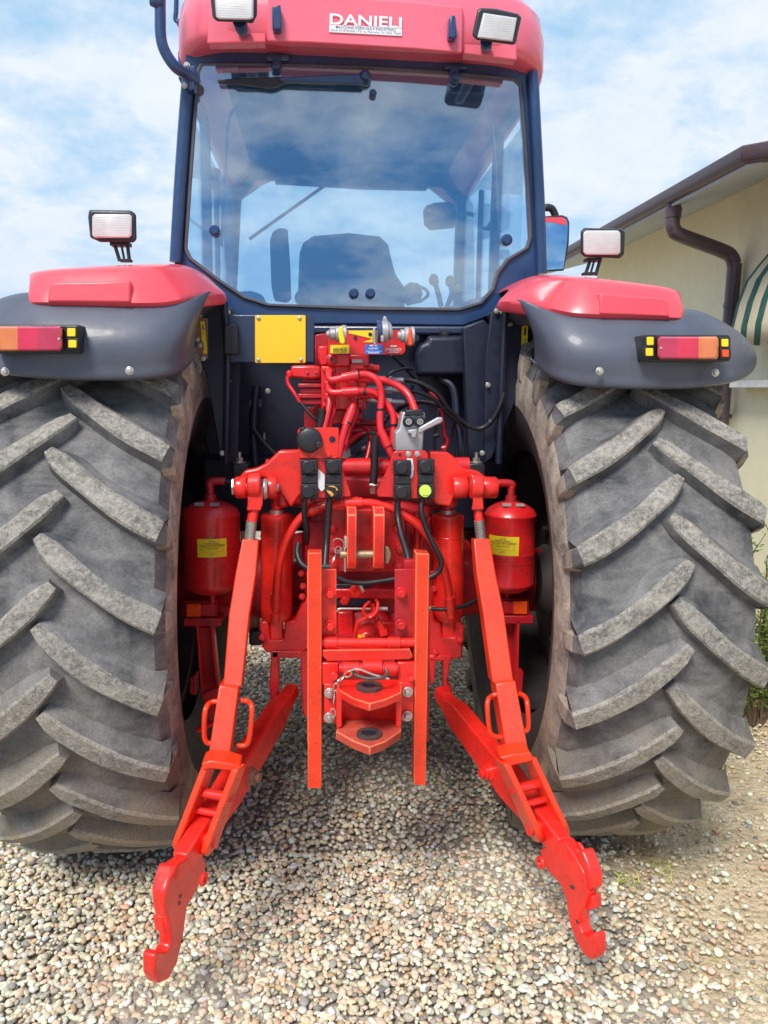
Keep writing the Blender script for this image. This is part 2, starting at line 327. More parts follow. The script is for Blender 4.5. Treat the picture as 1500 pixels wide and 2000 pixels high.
# ---- rear wheels
TR, TZ = .92, .89
def tyre_pt(x, th, r, cx):        # th measured from the rear point upward
    return Vector((cx+x, -r*math.cos(th), TZ+r*math.sin(th)))
def tread_r(x): return .872-.30*max(0, abs(x)-.08)**2*3.2
def nose_theta(cx, py):           # wheel angle whose centreline shows at photo height py
    lo, hi = -1.2, .75
    for _ in range(40):
        mid = (lo+hi)/2
        if proj(tyre_pt(0, mid, .915, cx))[1] > py: lo = mid
        else: hi = mid
    return lo
def wheel(cx, ref_in, ref_out, side):
    mb = MB()
    def tyre_pt(x, th, r, cx): x = x*1.09 if x*side < 0 else x; return Vector((cx+x, -r*math.cos(th), TZ+r*math.sin(th)))
    prof = [(-.20, .50), (-.235, .56), (-.256, .62), (-.268, .68), (-.270, .745), (-.260, .80), (-.240, .840), (-.20, tread_r(.2)), (-.13, tread_r(.13)), (-.06, tread_r(.06)),
            (0, .874), (.06, tread_r(.06)), (.13, tread_r(.13)), (.20, tread_r(.2)), (.240, .840), (.260, .80), (.270, .745), (.268, .68), (.256, .62), (.235, .56), (.20, .50)]
    n = 144; rings = []
    for k in range(n):
        th = 2*math.pi*k/n; row = []
        for x, r in prof:
            p = tyre_pt(x, th, r, cx)
            if p.z < .25:                                   # flattened, bulging at the contact patch
                b = (.25-p.z)/.25; p.x += (1 if x > 0 else -1)*b*.03*min(1, abs(x)/.2)
            p.z = max(p.z, .004); row.append(mb.bm.verts.new(p))
        rings.append(row)
    for k in range(n):
        A, B = rings[k], rings[(k+1) % n]
        for j in range(len(prof)-1):
            mb.mi = 3 if (j < 3 or j >= len(prof)-4) else (2 if (j in (3, 4) or j in (len(prof)-6, len(prof)-5)) else 0)  # lower sidewalls take the dark rim colour as painted shade
            mb.face([A[j], B[j], B[j+1], A[j+1]])
    NL = 24
    for half, ref in ((side*-1, ref_in), (side, ref_out)):  # half: direction of the bar from the centre
        th0 = nose_theta(cx, ref)
        for k in range(NL):
            th = th0+2*math.pi*k/NL
            jit = random.uniform(-.006, .006)
            S = 12; secs = []
            for i in range(S):
                s_ = i/(S-1)
                x = half*(-.022+.284*s_)
                arc = -(.315*s_-.088*s_**2) + jit
                w = (.0235+.005*s_)*(1+.06*math.sin(s_*9+k))
                if i == 0: w *= .55
                if i == 1: w *= .9
                hh = .917-.10*max(0, abs(x)-.10)**1.6*4.0 + random.uniform(-.0012, .0012) - (.006 if i == 0 else 0)
                base = tread_r(min(abs(x), .236))-.012 if abs(x) < .236 else .815
                dx = half*.284; da = -(.315-.176*s_); l = math.hypot(dx, da)
                nx, na = -da/l, dx/l
                sg = 1 if na > 0 else -1; nx, na = nx*sg, na*sg
                sec = []
                for off, rr, wx in ((-1, base, 1.45), (-1, hh-.006, 1.08), (-1, hh, .84), (1, hh, .80), (1, hh-.008, 1.12), (1, base, 2.5)):
                    xx = x+nx*off*w*wx; aa = arc+na*off*w*wx
                    xx = max(-.266, min(.266, xx))
                    q = tyre_pt(xx, th+aa/.9, rr, cx); q.z = max(q.z, .002); sec.append(mb.bm.verts.new(q))
                secs.append(sec)
            arc_e = -.227+jit                              # the bar runs on down the shoulder
            for xo, rt, wd in ((.271, .862, .026), (.274, .825, .027), (.2735, .785, .024), (.266, .765, .018)):
                sec = []
                for off, xx, wx in ((-1, .245, 1.3), (-1, xo-.004, 1.1), (-1, xo, .9), (1, xo, .9), (1, xo-.004, 1.1), (1, .245, 1.3)):
                    q = tyre_pt(half*xx, th+(arc_e-.012*(.9-rt)*4+off*wd*wx)/.9, rt, cx); q.z = max(q.z, .002); sec.append(mb.bm.verts.new(q))
                secs.append(sec)
            for n_, (A, B) in enumerate(zip(secs, secs[1:])):
                for j, mi in ((0, 0), (1, 1), (2, 1), (3, 1), (4, 0)):
                    mb.mi = mi if n_ < S-1 else (2 if n_ > S-1 else 0); mb.face([A[j], A[j+1], B[j+1], B[j]])
            mb.mi = 0; mb.face(secs[0]); mb.face(list(reversed(secs[-1])))
    hubm = MB()
    hubm.lathe((cx-.2, 0, TZ), (1, 0, 0), [(0, .485), (.02, .50), (.03, .46), (.1, .44), (.18, .43), (.30, .44), (.37, .46), (.38, .50), (.40, .485)], 48, cap=False)
    hubm.lathe((cx+side*-.06, 0, TZ), (side, 0, 0), [(0, .15), (.02, .44), (.03, .44), (.035, .15)], 40)
    wh = build('rear_wheel', hubm, RIM_AND_SHADE, T, smooth=40)
    build('tyre', mb, TYRES+[RIM_AND_SHADE], wh, bev=0, smooth=34)
    hb = MB(); hb.lathe((cx-side*.16, 0, TZ), (side, 0, 0), [(0, .11), (.04, .14), (.09, .13)], 28)
    for k in range(8):
        a = 2*math.pi*k/8; hb.hexb((cx-side*.065, .24*math.cos(a), TZ+.24*math.sin(a)), (-side, 0, 0), .014, .02)
    build('wheel_hub', hb, RIM_AND_SHADE, wh)
wheel(-.842, 1045, 1140, -1)
wheel(.842, 1095, 1180, 1)

# ---- front axle and wheels (mostly hidden)
for s in (-1, 1):
    mb = MB(); mb.lathe((s*.86-.2, 2.75, .66), (1, 0, 0), [(0, .38), (.02, .55), (.07, .64), (.2, .66), (.33, .64), (.38, .55), (.4, .38)], 48)
    for k in range(20):
        for h in (-1, 1):
            a = 2*math.pi*(k+.25*h)/20
            mb.box((s*.86+h*.09, 2.75+.66*math.cos(a), .67+.66*math.sin(a)), (.2, .05, .05), Matrix.Rotation(-a+math.pi/2, 3, 'X') if False else Matrix.Rotation(a, 3, 'X'))
    wf = build('front_wheel', mb, [TYRES[0]], T)
mb = MB(); mb.cyl((-.7, 2.75, .66), (.7, 2.75, .66), .07); build('front_axle', mb, DRED, T)
mb = MB(); mb.loft([[Vector((sx*.36, y, z)) for sx, z in ((-1, z0), (1, z0), (1, z1-.08), (.8, z1), (-.8, z1), (-1, z1-.08))] for y, z0, z1 in ((1.62, 1.05, 1.62), (2.6, 1.0, 1.50), (3.25, .95, 1.36))]); build('bonnet', mb, FRED, T, bev=.02)
mb = MB(); mb.box((0, 1.2, .78), (.34, 2.8, .46)); build('driveline_housing', mb, DRED, T, bev=.03)

# ---- cab ----------------------------------------------------------------
YC = .10                                                     # rear window plane
def rr_plan(hx, y0, y1, rc, z, bow=0.0, n=7):
    pts = []
    for cx, cy, a0 in ((hx-rc, y0+rc, -90), (hx-rc, y1-rc, 0), (-hx+rc, y1-rc, 90), (-hx+rc, y0+rc, 180)):
        for k in range(n+1):
            a = R(a0+90*k/n); pts.append(Vector((cx+rc*math.cos(a), cy+rc*math.sin(a), z)))
    for p in pts:
        t = (p.y-y0)/(y1-y0); p.x *= 1+bow*math.sin(math.pi*min(1, max(0, t)))
        p.y -= .03*(1-(p.x/hx)**2)*(1 if t < .2 else 0)
    return pts
YR = -.02
zl = P(712, 92, YR).z                                        # lower lip of the roof
hx = (P(1046, 130, YR+.08).x-P(352, 100, YR+.08).x)/2+.012
cxr = (P(1046, 130, YR+.08).x+P(352, 100, YR+.08).x)/2
mb = MB(); rings = []
for ins, dz in ((.15, .012), (.06, .004), (.035, .0), (.012, .006), (0, .03), (.002, .11), (.016, .175), (.05, .215), (.12, .240), (.3, .26)):
    ring = rr_plan(hx+.018-ins, YR+ins*.8, 1.78-ins, .20-ins*.35 if ins < .2 else .14, zl+dz, .05)
    drop = max(0, 1-max(0, dz)/.10) if ins != .15 else 0
    for p in ring:
        t_ = min(1, max(0, (p.y-YR-.05)/.35)); e_ = min(1, max(0, (abs(p.x)-.72*hx)/(.2*hx)))
        p.z -= .115*t_*t_*(3-2*t_)*e_*drop
        p.x += cxr+.016
    rings.append(ring)
mb.loft(rings); roof = build('roof', mb, HAZED_ROOF_RED, T, smooth=50)
# raised centre panel of the rear of the roof, with its sharp edges
Yp = YR-.035
mb = MB(); mb.loft([[P(x, y, Yp+d) for x, y in ((521, 81), (610, 84), (712, 90), (810, 96), (903, 104), (904, 14), (810, 3), (712, -4), (610, -9), (523, -12))] for d in (0, .06)])
build('roof_panel', mb, HAZED_ROOF_RED, roof, bev=.006, seg=3)
for q_ in ([(404, 85), (520, 83), (520, -10), (412, -12)], [(905, 105), (1010, 118), (1008, 40), (905, 22)]):
    mb = MB(); mb.pp(q_, YR-.012, .05); build('roof_side_panel', mb, HAZED_ROOF_RED, roof, bev=.006, seg=3)
# sticker on the roof panel
Ys = Yp-.004
def S(x, y): return P(x, y, Ys)
lettering('lettering', 'DANIELI', S(644, 26.5), S(785, 34.5), (S(644, 26).z-S(644, 46.5).z), WHITE, roof, bold=.022)
mb = MB(); mb.prism([S(643, 48), S(785, 55), S(785, 70), S(643, 62.5)], (0, .003, 0)); build('sticker', mb, WHITE, roof)
lettering('lettering', 'MACCHINE AGRICOLE E INDUSTRIALI', S(656, 49.8), S(773, 55.8), (S(0, 49).z-S(0, 54.2).z), BINK, roof, bold=.01)
lettering('lettering', 'SALA DI ISTRANA (TV) via Piemonte Tel. 0422 73666', S(646, 56.2), S(783, 63.2), (S(0, 50).z-S(0, 54.4).z), BINK, roof)
# black clip blocks on the roof
for pts in (((531, 12), (548, 8), (550, 54), (546, 58), (532, 57)), ((878, 30), (890, 28), (893, 70), (888, 76), (876, 72))):
    mb = MB(); mb.pp(pts, Yp-.035, .04); build('roof_clip', mb, NAVY, roof, bev=.006)
# inner headliner
mb = MB(); mb.box((cxr, .85, zl+.03), (1.16, 1.42, .05)); build('headliner', mb, INTER, T, bev=.02)

GI = [(392, 124), (540, 125), (727, 131), (880, 141), (1006, 154), (1017, 164), (1026, 260), (1033, 373), (1038, 462), (1031, 484), (993, 507), (973, 533), (964, 565), (940, 592), (897, 605), (727, 603), (524, 596), (476, 581), (428, 549), (370, 504), (361, 485), (372, 320), (386, 136)]
GO = [(362, 86), (540, 76), (727, 82), (880, 92), (1040, 112), (1049, 165), (1053, 260), (1058, 373), (1065, 480), (1064, 532), (1030, 548), (1000, 568), (985, 597), (945, 622), (905, 637), (727, 634), (505, 633), (455, 622), (415, 592), (345, 525), (334, 500), (348, 320), (360, 140)]
mb = MB(); mb.ring([P(x, y, YC) for x, y in GO], [P(x, y, YC) for x, y in GI], (0, .06, 0)); cabf = build('rear_window_frame', mb, NAVY, T, bev=.006)
def shrink(pts, d):
    cx = sum(p[0] for p in pts)/len(pts); cy = sum(p[1] for p in pts)/len(pts); out = []
    for x, y in pts:
        l = math.hypot(x-cx, y-cy); out.append((x-(x-cx)/l*d, y-(y-cy)/l*d))
    return out
mb = MB(); mb.ring([P(x, y, YC-.012) for x, y in shrink(GI, -3)], [P(x, y, YC-.012) for x, y in shrink(GI, 5)], (0, .011, 0)); build('window_seal', mb, GASK, cabf, bev=.004)
mb = MB(); mb.pp(shrink(GI, 3), YC-.008, .004); glass = build('rear_window', mb, GLASS, T, smooth=None)
# window hardware
def knob(x, y, rpx, Y=YC-.01, mat=BLACK, par=None):
    mb = MB(); c = P(x, y, Y); r = M(rpx, Y)
    mb.lathe(c, BK, [(0, r*.75), (.006, r), (.016, r), (.022, r*.7)], 20)
    for k in range(5):
        a = 2*math.pi*k/5; mb.lathe(c+Vector((math.cos(a)*r*.5, -.021, math.sin(a)*r*.5)), BK, [(0, r*.12), (.003, r*.1)], 8)
    return build('window_knob', mb, mat, par or glass)
for x, y, r_ in ((420, 452, 9.5), (988, 470, 10.5), (691, 574, 9), (723, 574, 9)): knob(x, y, r_, mat=NAVY)
knob(728, 185, 6.5, mat=NAVY)
mb = MB(); mb.lathe(P(712, 156, YC-.012), BK, [(0, M(12, .1)), (.02, M(12, .1)), (.04, M(9, .1)), (.05, M(6, .1))], 20)
mb.prism([P(712, 143, .05), P(716, 152, .05), (P(708, 164, .05)), P(600, 160, .05), P(548, 158, .05), P(545, 150, .05), P(640, 146, .05)], (0, .015, 0))
wip = build('wiper', mb, NAVY, T, bev=.004)
mb = MB(); mb.pp([(424, 155), (470, 152), (552, 149), (655, 153), (655, 164), (560, 160), (540, 168), (528, 171), (470, 163), (426, 161)], .062, .018); build('wiper_blade', mb, BLACK, wip, bev=.003)
for x, y in ((540, 128), (889, 148)):
    mb = MB(); mb.pb(x-20, y-22, x+24, y-14, YC-.03, .03); mb.pb(x-9, y-18, x+9, y+4, YC-.035, .03); mb.lathe(P(x, y+5, YC-.012), BK, [(0, M(10, .1)), (.02, M(9, .1)), (.03, M(5, .1))], 16)
    build('window_hinge', mb, NAVY, cabf, bev=.003)
mb = MB(); mb.pp([(876, 150), (945, 156), (948, 166), (944, 180), (884, 178), (875, 168)], YC+.02, .03); build('latch_cover', mb, NAVY, cabf, bev=.004)
mb = MB(); mb.pp([(462, 126), (525, 126), (525, 148), (470, 150)], YC+.03, .04); build('latch_cover', mb, NAVY, cabf, bev=.004)
# rear pillars (tubes beside the window) with bolts
for pts, r_ in ((((369, 140), (362, 220), (352, 360), (343, 512)), 11), (((1041, 142), (1045, 220), (1053, 380), (1058, 535)), 10)):
    mb = MB(); mb.tube([P(x, y, YC-.015) for x, y in pts], M(r_, .08), 14); build('cab_pillar', mb, NAVY, T)
for x, y in ((365, 128), (361, 167)):
    mb = MB(); mb.hexb(P(x, y, YC-.05), BK, .008, .012); build('bolt', mb, STEEL, cabf)

# cab front, sides and floor seen through the glass
YF = 1.52
WO = [(430, 300), (537, 300), (676, 300), (835, 300), (866, 300), (925, 400), (928, 640), (440, 640), (420, 389)]
WI = [(501, 348), (537, 349), (676, 356), (835, 362), (866, 363), (898, 402), (901, 612), (459, 612), (470, 389)]
mb = MB(); mb.ring([P(x, y, YF) for x, y in WO], [P(x, y, YF) for x, y in WI], (0, .05, 0)); ff = build('windscreen_frame', mb, INTER, T, bev=.008)
mb = MB(); mb.pp([(537, 340), (835, 350), (835, 369), (700, 366), (676, 364), (537, 356)], YF-.08, .05); build('sun_visor', mb, INTER, T, bev=.004)
mb = MB(); mb.pp([(x, y) for x, y in WI], YF+.02, .004); build('windscreen', mb, GLASF, T, smooth=None)
for s in (-1, 1):
    xs = cxr+s*.62
    mb = MB(); mb.box((xs, .85, zl-.02), (.05, 1.4, .10)); mb.box((xs, .85, 1.50), (.06, 1.4, .12)); mb.box((xs, YF-.02, 2.1), (.05, .08, 1.3)); mb.box((xs, .62, 2.1), (.04, .05, 1.25)); mb.box((xs, .95, 2.0), (.025, .025, 1.1))
    sf = build('door_frame', mb, INTER, T, bev=.008)
    mb = MB(); mb.box((xs, .85, 2.05), (.004, 1.36, 1.1)); build('door_glass', mb, GLASF, sf, smooth=None)
mb = MB(); mb.box((cxr, .85, 1.20), (1.2, 1.4, .3)); build('cab_floor', mb, DARK, T, bev=.02)
mb = MB(); mb.ptube([(487, 467, YF+.06), (560, 415, YF+.06), (635, 362, YF+.06)], .009, 8); build('front_wiper', mb, NAVY, T)
# seat
mb = MB()
so = [(580, 615), (584, 520), (585, 495), (592, 474), (612, 461), (680, 455), (742, 462), (758, 478), (764, 505), (772, 535), (790, 562), (790, 615)]
mb.loft([[P(x, y, .62) for x, y in shrink(so, 5)], [P(x, y, .60+.03) for x, y in so], [P(x, y, .72) for x, y in so], [P(x, y, .74) for x, y in shrink(so, 6)]])
seat = build('seat', mb, SEATM, T, bev=.012, seg=3)
mb = MB(); mb.loft([[P(x, y, .46+d) for x, y in shrink([(527, 470), (532, 453), (546, 445), (562, 448), (567, 520), (569, 585), (560, 592), (536, 588), (530, 560)], e)] for d, e in ((0, 3), (.015, 0), (.055, 0), (.07, 3))]); build('armrest', mb, SEATM, seat, bev=.006)
mb = MB(); mb.lathe(P(592, 583, .5), BK, [(0, .03), (.02, .035), (.04, .02)], 18); build('seat_knob', mb, INTER, seat)
mb = MB(); mb.loft([[P(x, y, 1.30+d) for x, y in shrink([(826, 412), (832, 402), (848, 396), (876, 394), (889, 398), (893, 410), (893, 434), (886, 446), (840, 450), (828, 440)], e)] for d, e in ((0, 2), (.01, 0), (.05, 0), (.07, 6))])
mb.ptube([(890, 420, 1.32), (915, 415, 1.36)], .012, 8); build('interior_mirror', mb, NAVY, T, bev=.004)
mb = MB(); mb.pp([(786, 562), (800, 551), (818, 553), (826, 572), (820, 590), (798, 596), (786, 585)], .55, .04); mb.tube([P(812, 558, .54), P(832, 566, .54), (P(835, 578, .54)), P(818, 590, .54)], .008, 8); build('joystick', mb, NAVY, T, bev=.008)
for pts, kx, ky, col in ((((862, 600), (855, 570), (850, 553)), 848, 549, KNOB), (((872, 602), (882, 575), (881, 560)), 880, 552, KNOB), (((905, 602), (898, 585), (896, 575)), 896, 569, YELL)):
    mb = MB(); mb.tube([P(x, y, .5) for x, y in pts], .011, 8); lv = build('gear_lever', mb, INTER, T)
    mb = MB(); mb.lathe(P(kx, ky+8, .5), (-.1, 0, 1), [(0, .012), (.012, .022), (.035, .019), (.045, .008)], 16); build('knob', mb, col, lv)
mb = MB(); mb.loft([[P(x, y, .35+d) for x, y in ((850, 640), (868, 602), (905, 590), (955, 575), (1000, 520), (1010, 640))] for d in (0, .5)]); build('side_console', mb, INTER, T, bev=.015)
mb = MB(); mb.loft([[P(x, y, .5+d) for x, y in ((450, 620), (462, 570), (490, 568), (512, 575), (520, 590), (524, 620))] for d in (0, .4)]); build('side_console', mb, INTER, T, bev=.015)
for x, y, r_ in ((948, 458, 12), (962, 445, 10), (985, 500, 11)):
    mb = MB(); mb.lathe(P(x, y, 1.0), (-.4, -1, .2), [(0, M(r_, 1.0)*.7), (.02, M(r_, 1.)), (.05, M(r_, 1.)*.5)], 16); build('switch_dial', mb, INTER, T)
mb = MB(); mb.tube([P(418, 330, 1.0), P(414, 370, 1.0), P(420, 400, 1.0)], .03, 10); build('door_handle', mb, NAVY, T)
# seams of the cab side visible in glass: thin grab rails
mb = MB(); mb.tube([P(940, 185, .4), P(960, 235, .45), P(968, 330, .5), P(975, 450, .5)], .006, 8); build('grab_rail', mb, ALU, T)
mb = MB(); mb.tube([P(490, 190, .4), P(450, 225, .45), P(440, 330, .5), P(432, 480, .5)], .006, 8); build('grab_rail', mb, INTER, T)

# ---- lamps
def lamp(body, lens, Y, d, stem=None, depth=.075, par=None, label=None):
    mb = MB(); cx = sum(p[0] for p in body)/len(body); cy = sum(p[1] for p in body)/len(body)
    mb.loft([[P(x, y, Y) for x, y in shrink(body, 2)], [P(x, y, Y+.012) for x, y in body], [P(x, y, Y+depth*.6) for x, y in shrink(body, 3)], [P(x, y, Y+depth) for x, y in shrink(body, 22)]])
    o = build('work_lamp', mb, BLACK if Y < -.1 else NAVY, T, bev=.005, seg=3, label=label)
    mb = MB(); mb.loft([[P(x, y, Y-.009) for x, y in shrink(lens, 4)], [P(x, y, Y-.005) for x, y in lens], [P(x, y, Y+.004) for x, y in lens]]); build('lens', mb, LENSW, o, bev=.003)
    return o
LB = lambda x0, y0, x1, y1, c: [(x0+c, y0), (x1-c, y0), (x1, y0+c), (x1, y1-c), (x1-c, y1), (x0+c, y1), (x0, y1-c), (x0, y0+c)]
YLp = -.32
o = lamp([(174, 410), (256, 411), (266, 419), (267, 468), (261, 474), (196, 473), (176, 464), (172, 424)], LB(180, 418, 258, 465, 5), YLp, 1)
mb = MB(); mb.pb(214, 472, 252, 479, YLp+.02, .04)
for a, b in (((224, 478), (234, 506)), ((249, 478), (253, 507)), ((237, 478), (243, 504))): mb.tube([P(a[0], a[1], YLp+.03), P(b[0], b[1]+4, YLp+.03)], .006 if a[0] != 237 else .004, 8)
mb.pb(232, 505, 255, 510, YLp+.015, .03); build('lamp_bracket', mb, BLACK, o, bev=.003)
o = lamp([(1140, 445), (1216, 447), (1221, 453), (1219, 497), (1210, 505), (1142, 502), (1133, 495), (1134, 452)], LB(1139, 450, 1212, 498, 5), YLp, 1)
mb = MB(); mb.pb(1147, 503, 1176, 509, YLp+.02, .04)
for a, b in (((1153, 508), (1143, 532)), ((1172, 508), (1163, 533)), ((1161, 508), (1153, 531))): mb.tube([P(a[0], a[1], YLp+.03), P(b[0], b[1]+5, YLp+.03)], .006 if a[0] != 1161 else .004, 8)
mb.pb(1141, 531, 1165, 536, YLp+.015, .03); build('lamp_bracket', mb, BLACK, o, bev=.003)
YT = -.20
o = lamp([(408, -30), (503, -26), (502, 30), (494, 46), (478, 44), (424, 42), (415, 34)], [(418, -22), (496, -20), (495, 36), (486, 39), (428, 38), (422, 33)], YT, 1)
mb = MB(); mb.tube([P(468, 42, YT+.04), P(472, 54, YT+.07), P(476, 60, YT+.16)], .022, 10); build('lamp_bracket', mb, NAVY, o)
o = lamp([(938, 15), (970, 17), (1012, 27), (1019, 34), (1008, 84), (1002, 88), (930, 78), (922, 68), (932, 20)], [(944, 25), (1010, 35), (1001, 82), (932, 74)], YT, 1)
mb = MB(); mb.tube([P(950, 80, YT+.04), P(950, 88, YT+.07), P(950, 92, YT+.16)], .02, 10); build('lamp_bracket', mb, NAVY, o)

# ---- mirrors and bars
mb = MB(); mb.ptube([(384, 158, .05), (366, 146, .03), (342, 130, .0), (322, 100, -.01), (314, 70, -.01), (313, 20, -.01), (313, -60, -.01)], M(9.5, .0), 14); mb.lathe(P(305, 4, -.02), (1, 0, 0), [(-.02, .012), (.0, .02), (.02, .014)], 12)
build('mirror_bar', mb, NAVY, T)
mb = MB(); mb.pp([(371, 128), (382, 128), (380, 175), (368, 175)], .03, .05); build('bar_clamp', mb, NAVY, T, bev=.004)
mb = MB(); mb.ptube([(345, -20, .25), (344, 20, .25), (343, 38, .25), (352, 44, .25)], .009, 8); mb.pp([(343, 38), (352, 40), (357, 32), (357, 48), (351, 53), (344, 45)], .24, .03); build('antenna_base', mb, NAVY, T, bev=.003)
YM = 1.2
mo = [(1050, 423), (1098, 420), (1108, 424), (1112, 434), (1111, 476), (1101, 529), (1050, 532)]
mb = MB(); mb.loft([[P(x, y, YM+d) for x, y in shrink(mo, e)] for d, e in ((0, 1), (.02, 0), (.06, 1), (.09, 10))]); mb.ptube([(1064, 405, YM+.05), (1078, 408, YM+.05), (1086, 425, YM+.05)], .02, 8); mr = build('side_mirror', mb, BLACK, T, bev=.006)
mb = MB(); mb.prism([P(x, y, YM-.004) for x, y in shrink(mo, 4)], (0, .003, 0)); build('mirror_glass', mb, MIRR, mr, smooth=None)
mb = MB(); mb.pp([(1054, 425), (1098, 424), (1106, 430), (1106, 440), (1080, 434), (1054, 433)], YM-.008, .003); build('bonnet_reflection', mb, FRED, mr)  # flat red strip painting the bonnet's reflection on the mirror

# ---- fenders: red tops and black flares (right side surveyed, left mirrored about the tractor axis)
def mirror(p): return Vector((-p.x, p.y, p.z))
row = [
 [(972, 588, -.22), (1008, 590, -.34), (1040, 594, -.45), (1078, 602, -.55), (1113, 611, -.60), (1167, 613, -.62), (1240, 616, -.62), (1311, 619, -.62), (1338, 621, -.60)],
 [(978, 583, -.20), (1010, 575, -.30), (1042, 570, -.41), (1079, 572, -.50), (1115, 577, -.57), (1168, 580, -.595), (1240, 586, -.595), (1309, 592, -.595), (1334, 596, -.57)],
 [(985, 578, -.18), (1014, 563, -.26), (1046, 552, -.36), (1082, 546, -.44), (1117, 547, -.54), (1170, 552, -.565), (1240, 559, -.565), (1307, 567, -.565), (1329, 574, -.53)],
 [(1000, 560, -.1), (1025, 545, -.18), (1055, 532, -.22), (1085, 534, -.30), (1120, 536, -.40), (1172, 541, -.44), (1240, 550, -.44), (1303, 559, -.44), (1325, 567, -.42)],
 [(1008, 552, 0), (1034, 538, .05), (1060, 528, .05), (1088, 530, .05), (1122, 533, .0), (1176, 538, 0), (1240, 547, .0), (1296, 555, .0), (1319, 563, .0)],
]
def redrows():
    rows = [[P(x, y, Y) for x, y, Y in r] for r in row[:4]]
    low = [Vector((p.x, p.y+.05, p.z-.03)) for p in rows[0]]
    back = [Vector((p.x, max(p.y+.40, .05), p.z+.006)) for p in rows[-1]]
    last = [Vector((p.x, .45, p.z-.03)) for p in back]; return [low]+rows+[back, last]
def mirror_red(p): return Vector((-p.x-.022*max(0, min(1, (p.x-.55)/.4)), p.y, p.z))
FL_T = [(1010, 582, -.36), (1030, 587, -.43), (1065, 600, -.52), (1113, 613, -.585), (1200, 616, -.60), (1311, 620, -.60), (1340, 601, -.56), (1372, 606, -.53), (1417, 629, -.51), (1449, 651, -.48), (1470, 680, -.42)]
FL_B = [(1044, 704, -.44), (1060, 720, -.53), (1086, 738, -.61), (1132, 752, -.66), (1228, 757, -.68), (1321, 757, -.68), (1370, 755, -.67), (1417, 749, -.65), (1445, 742, -.61), (1466, 733, -.55), (1474, 716, -.46)]
def flarerows():
    rows = []
    top = [P(*q) for q in FL_T]
    rows.append([Vector((p.x, .45, p.z-.02)) for p in top]); rows.append([Vector((p.x, p.y+.10, p.z+.004)) for p in top])
    for k in range(9):
        t = k/8; rw = []
        for (x0, y0, Y0), (x1, y1, Y1) in zip(FL_T, FL_B):
            b = .035*math.sin(math.pi*min(1, t*1.1))*(1 if 0 < t < 1 else 0)
            bx = 6*math.sin(math.pi*t)*(1 if x0 > 1440 else (.5 if x0 > 1410 else 0)) + (12 if x0 < 1015 else (7 if x0 < 1040 else 0))*math.sin(math.pi*t)
            rw.append(P(x0+(x1-x0)*t+bx, y0+(y1-y0)*t, Y0+(Y1-Y0)*t-b))
        rows.append(rw)
    bot = rows[-1]; rows.append([Vector((p.x*.995, p.y+.03, p.z-.004)) for p in bot]); rows.append([Vector((p.x*.99, p.y+.06, p.z+.02)) for p in bot])
    return rows
for s in (1, -1):
    fx = (lambda rows: rows) if s == 1 else (lambda rows: [[mirror(p) for p in r] for r in rows])
    mb = MB(); mb.grid(redrows() if s == 1 else [[mirror_red(p) for p in r] for r in redrows()]); fd = build('fender', mb, FRED, T, smooth=60, sub=2, solid=.012)
    ca_ = fd.data.attributes.new('crease_edge', 'FLOAT', 'EDGE')
    for e_ in fd.data.edges:
        r0, r1 = e_.vertices[0]//9, e_.vertices[1]//9
        if r0 == r1 and r0 in (1, 3): ca_.data[e_.index].value = .72
    # embossed panel on the rear of the fender
    rp = [P(x, y, Y) for x, y, Y in ((1172, 572, -.619), (1240, 578, -.619), (1296, 582, -.619), (1305, 588, -.621), (1309, 619, -.628), (1240, 616, -.629), (1172, 613, -.629))]
    if s == -1: rp = [mirror_red(p) for p in rp]
    mb = MB(); mb.prism(rp, (0, .03, 0)); build('fender_panel', mb, FRED, fd, bev=.006, seg=3)
    mb = MB(); mb.grid(fx(flarerows())); build('fender_flare', mb, FLARE, T, smooth=60, sub=2, solid=.010)
# bolts of the flares
def bolt(x, y, Y, r, mat=STEEL, par=None, h=.010, d=BK, nm='bolt'):
    mb = MB(); mb.hexb(P(x, y, Y), d, r, h); return build(nm, mb, mat, par or T, bev=.001)
for x, y in ((1171, 725), (1397, 728), (253, 724), (10, 726)): bolt(x, y, -.69, .0085)

# ---- tail lights
def tail(x0, x1, y0, y1, lenses, sw, Y=-.715):
    mb = MB(); mb.rb(x0, y0, x1, y1, 5, Y, .06); base = build('tail_light', mb, BLACK, T, bev=.004)
    xa, xb = lenses[0][0], lenses[-1][1]
    for a, b, m_, nm in lenses:
        cl_, cr_ = (5 if a == xa else 0), (5 if b == xb else 0)
        def oc(d, e): 
            l, r_ = a-.5+(d if cl_ else 0), b+.5-(d if cr_ else 0)
            return [(l+cl_, y0+e), (r_-cr_, y0+e), (r_, y0+e+cr_), (r_, y1-e-1-cr_), (r_-cr_, y1-e-1), (l+cl_, y1-e-1), (l, y1-e-1-cl_), (l, y0+e+cl_)]
        mb = MB(); mb.loft([[P(x, y, Y-.036) for x, y in oc(5, 7)], [P(x, y, Y-.030) for x, y in oc(2, 4)], [P(x, y, Y+.004) for x, y in oc(0, 2.5)]]); build('lens', mb, m_, base, smooth=30)
    mb = MB(); mb.lathe(P(xa+8 if xa > 700 else xb-8, (y0+y1)/2, Y-.036), BK, [(0, .004), (.002, .003)], 10); build('lens_screw', mb, STEEL, base)
    for a, c, b, d, m_ in sw:
        mb = MB(); mb.rb(a-4, c-4, b+4, d+4, 3, Y-.014, .016); k = build('reflector_holder', mb, BLACK, base, bev=.002)
        mb = MB(); mb.rb(a, c, b, d, 2, Y-.018, .006); build('reflector', mb, m_, base, bev=.001)
    return base
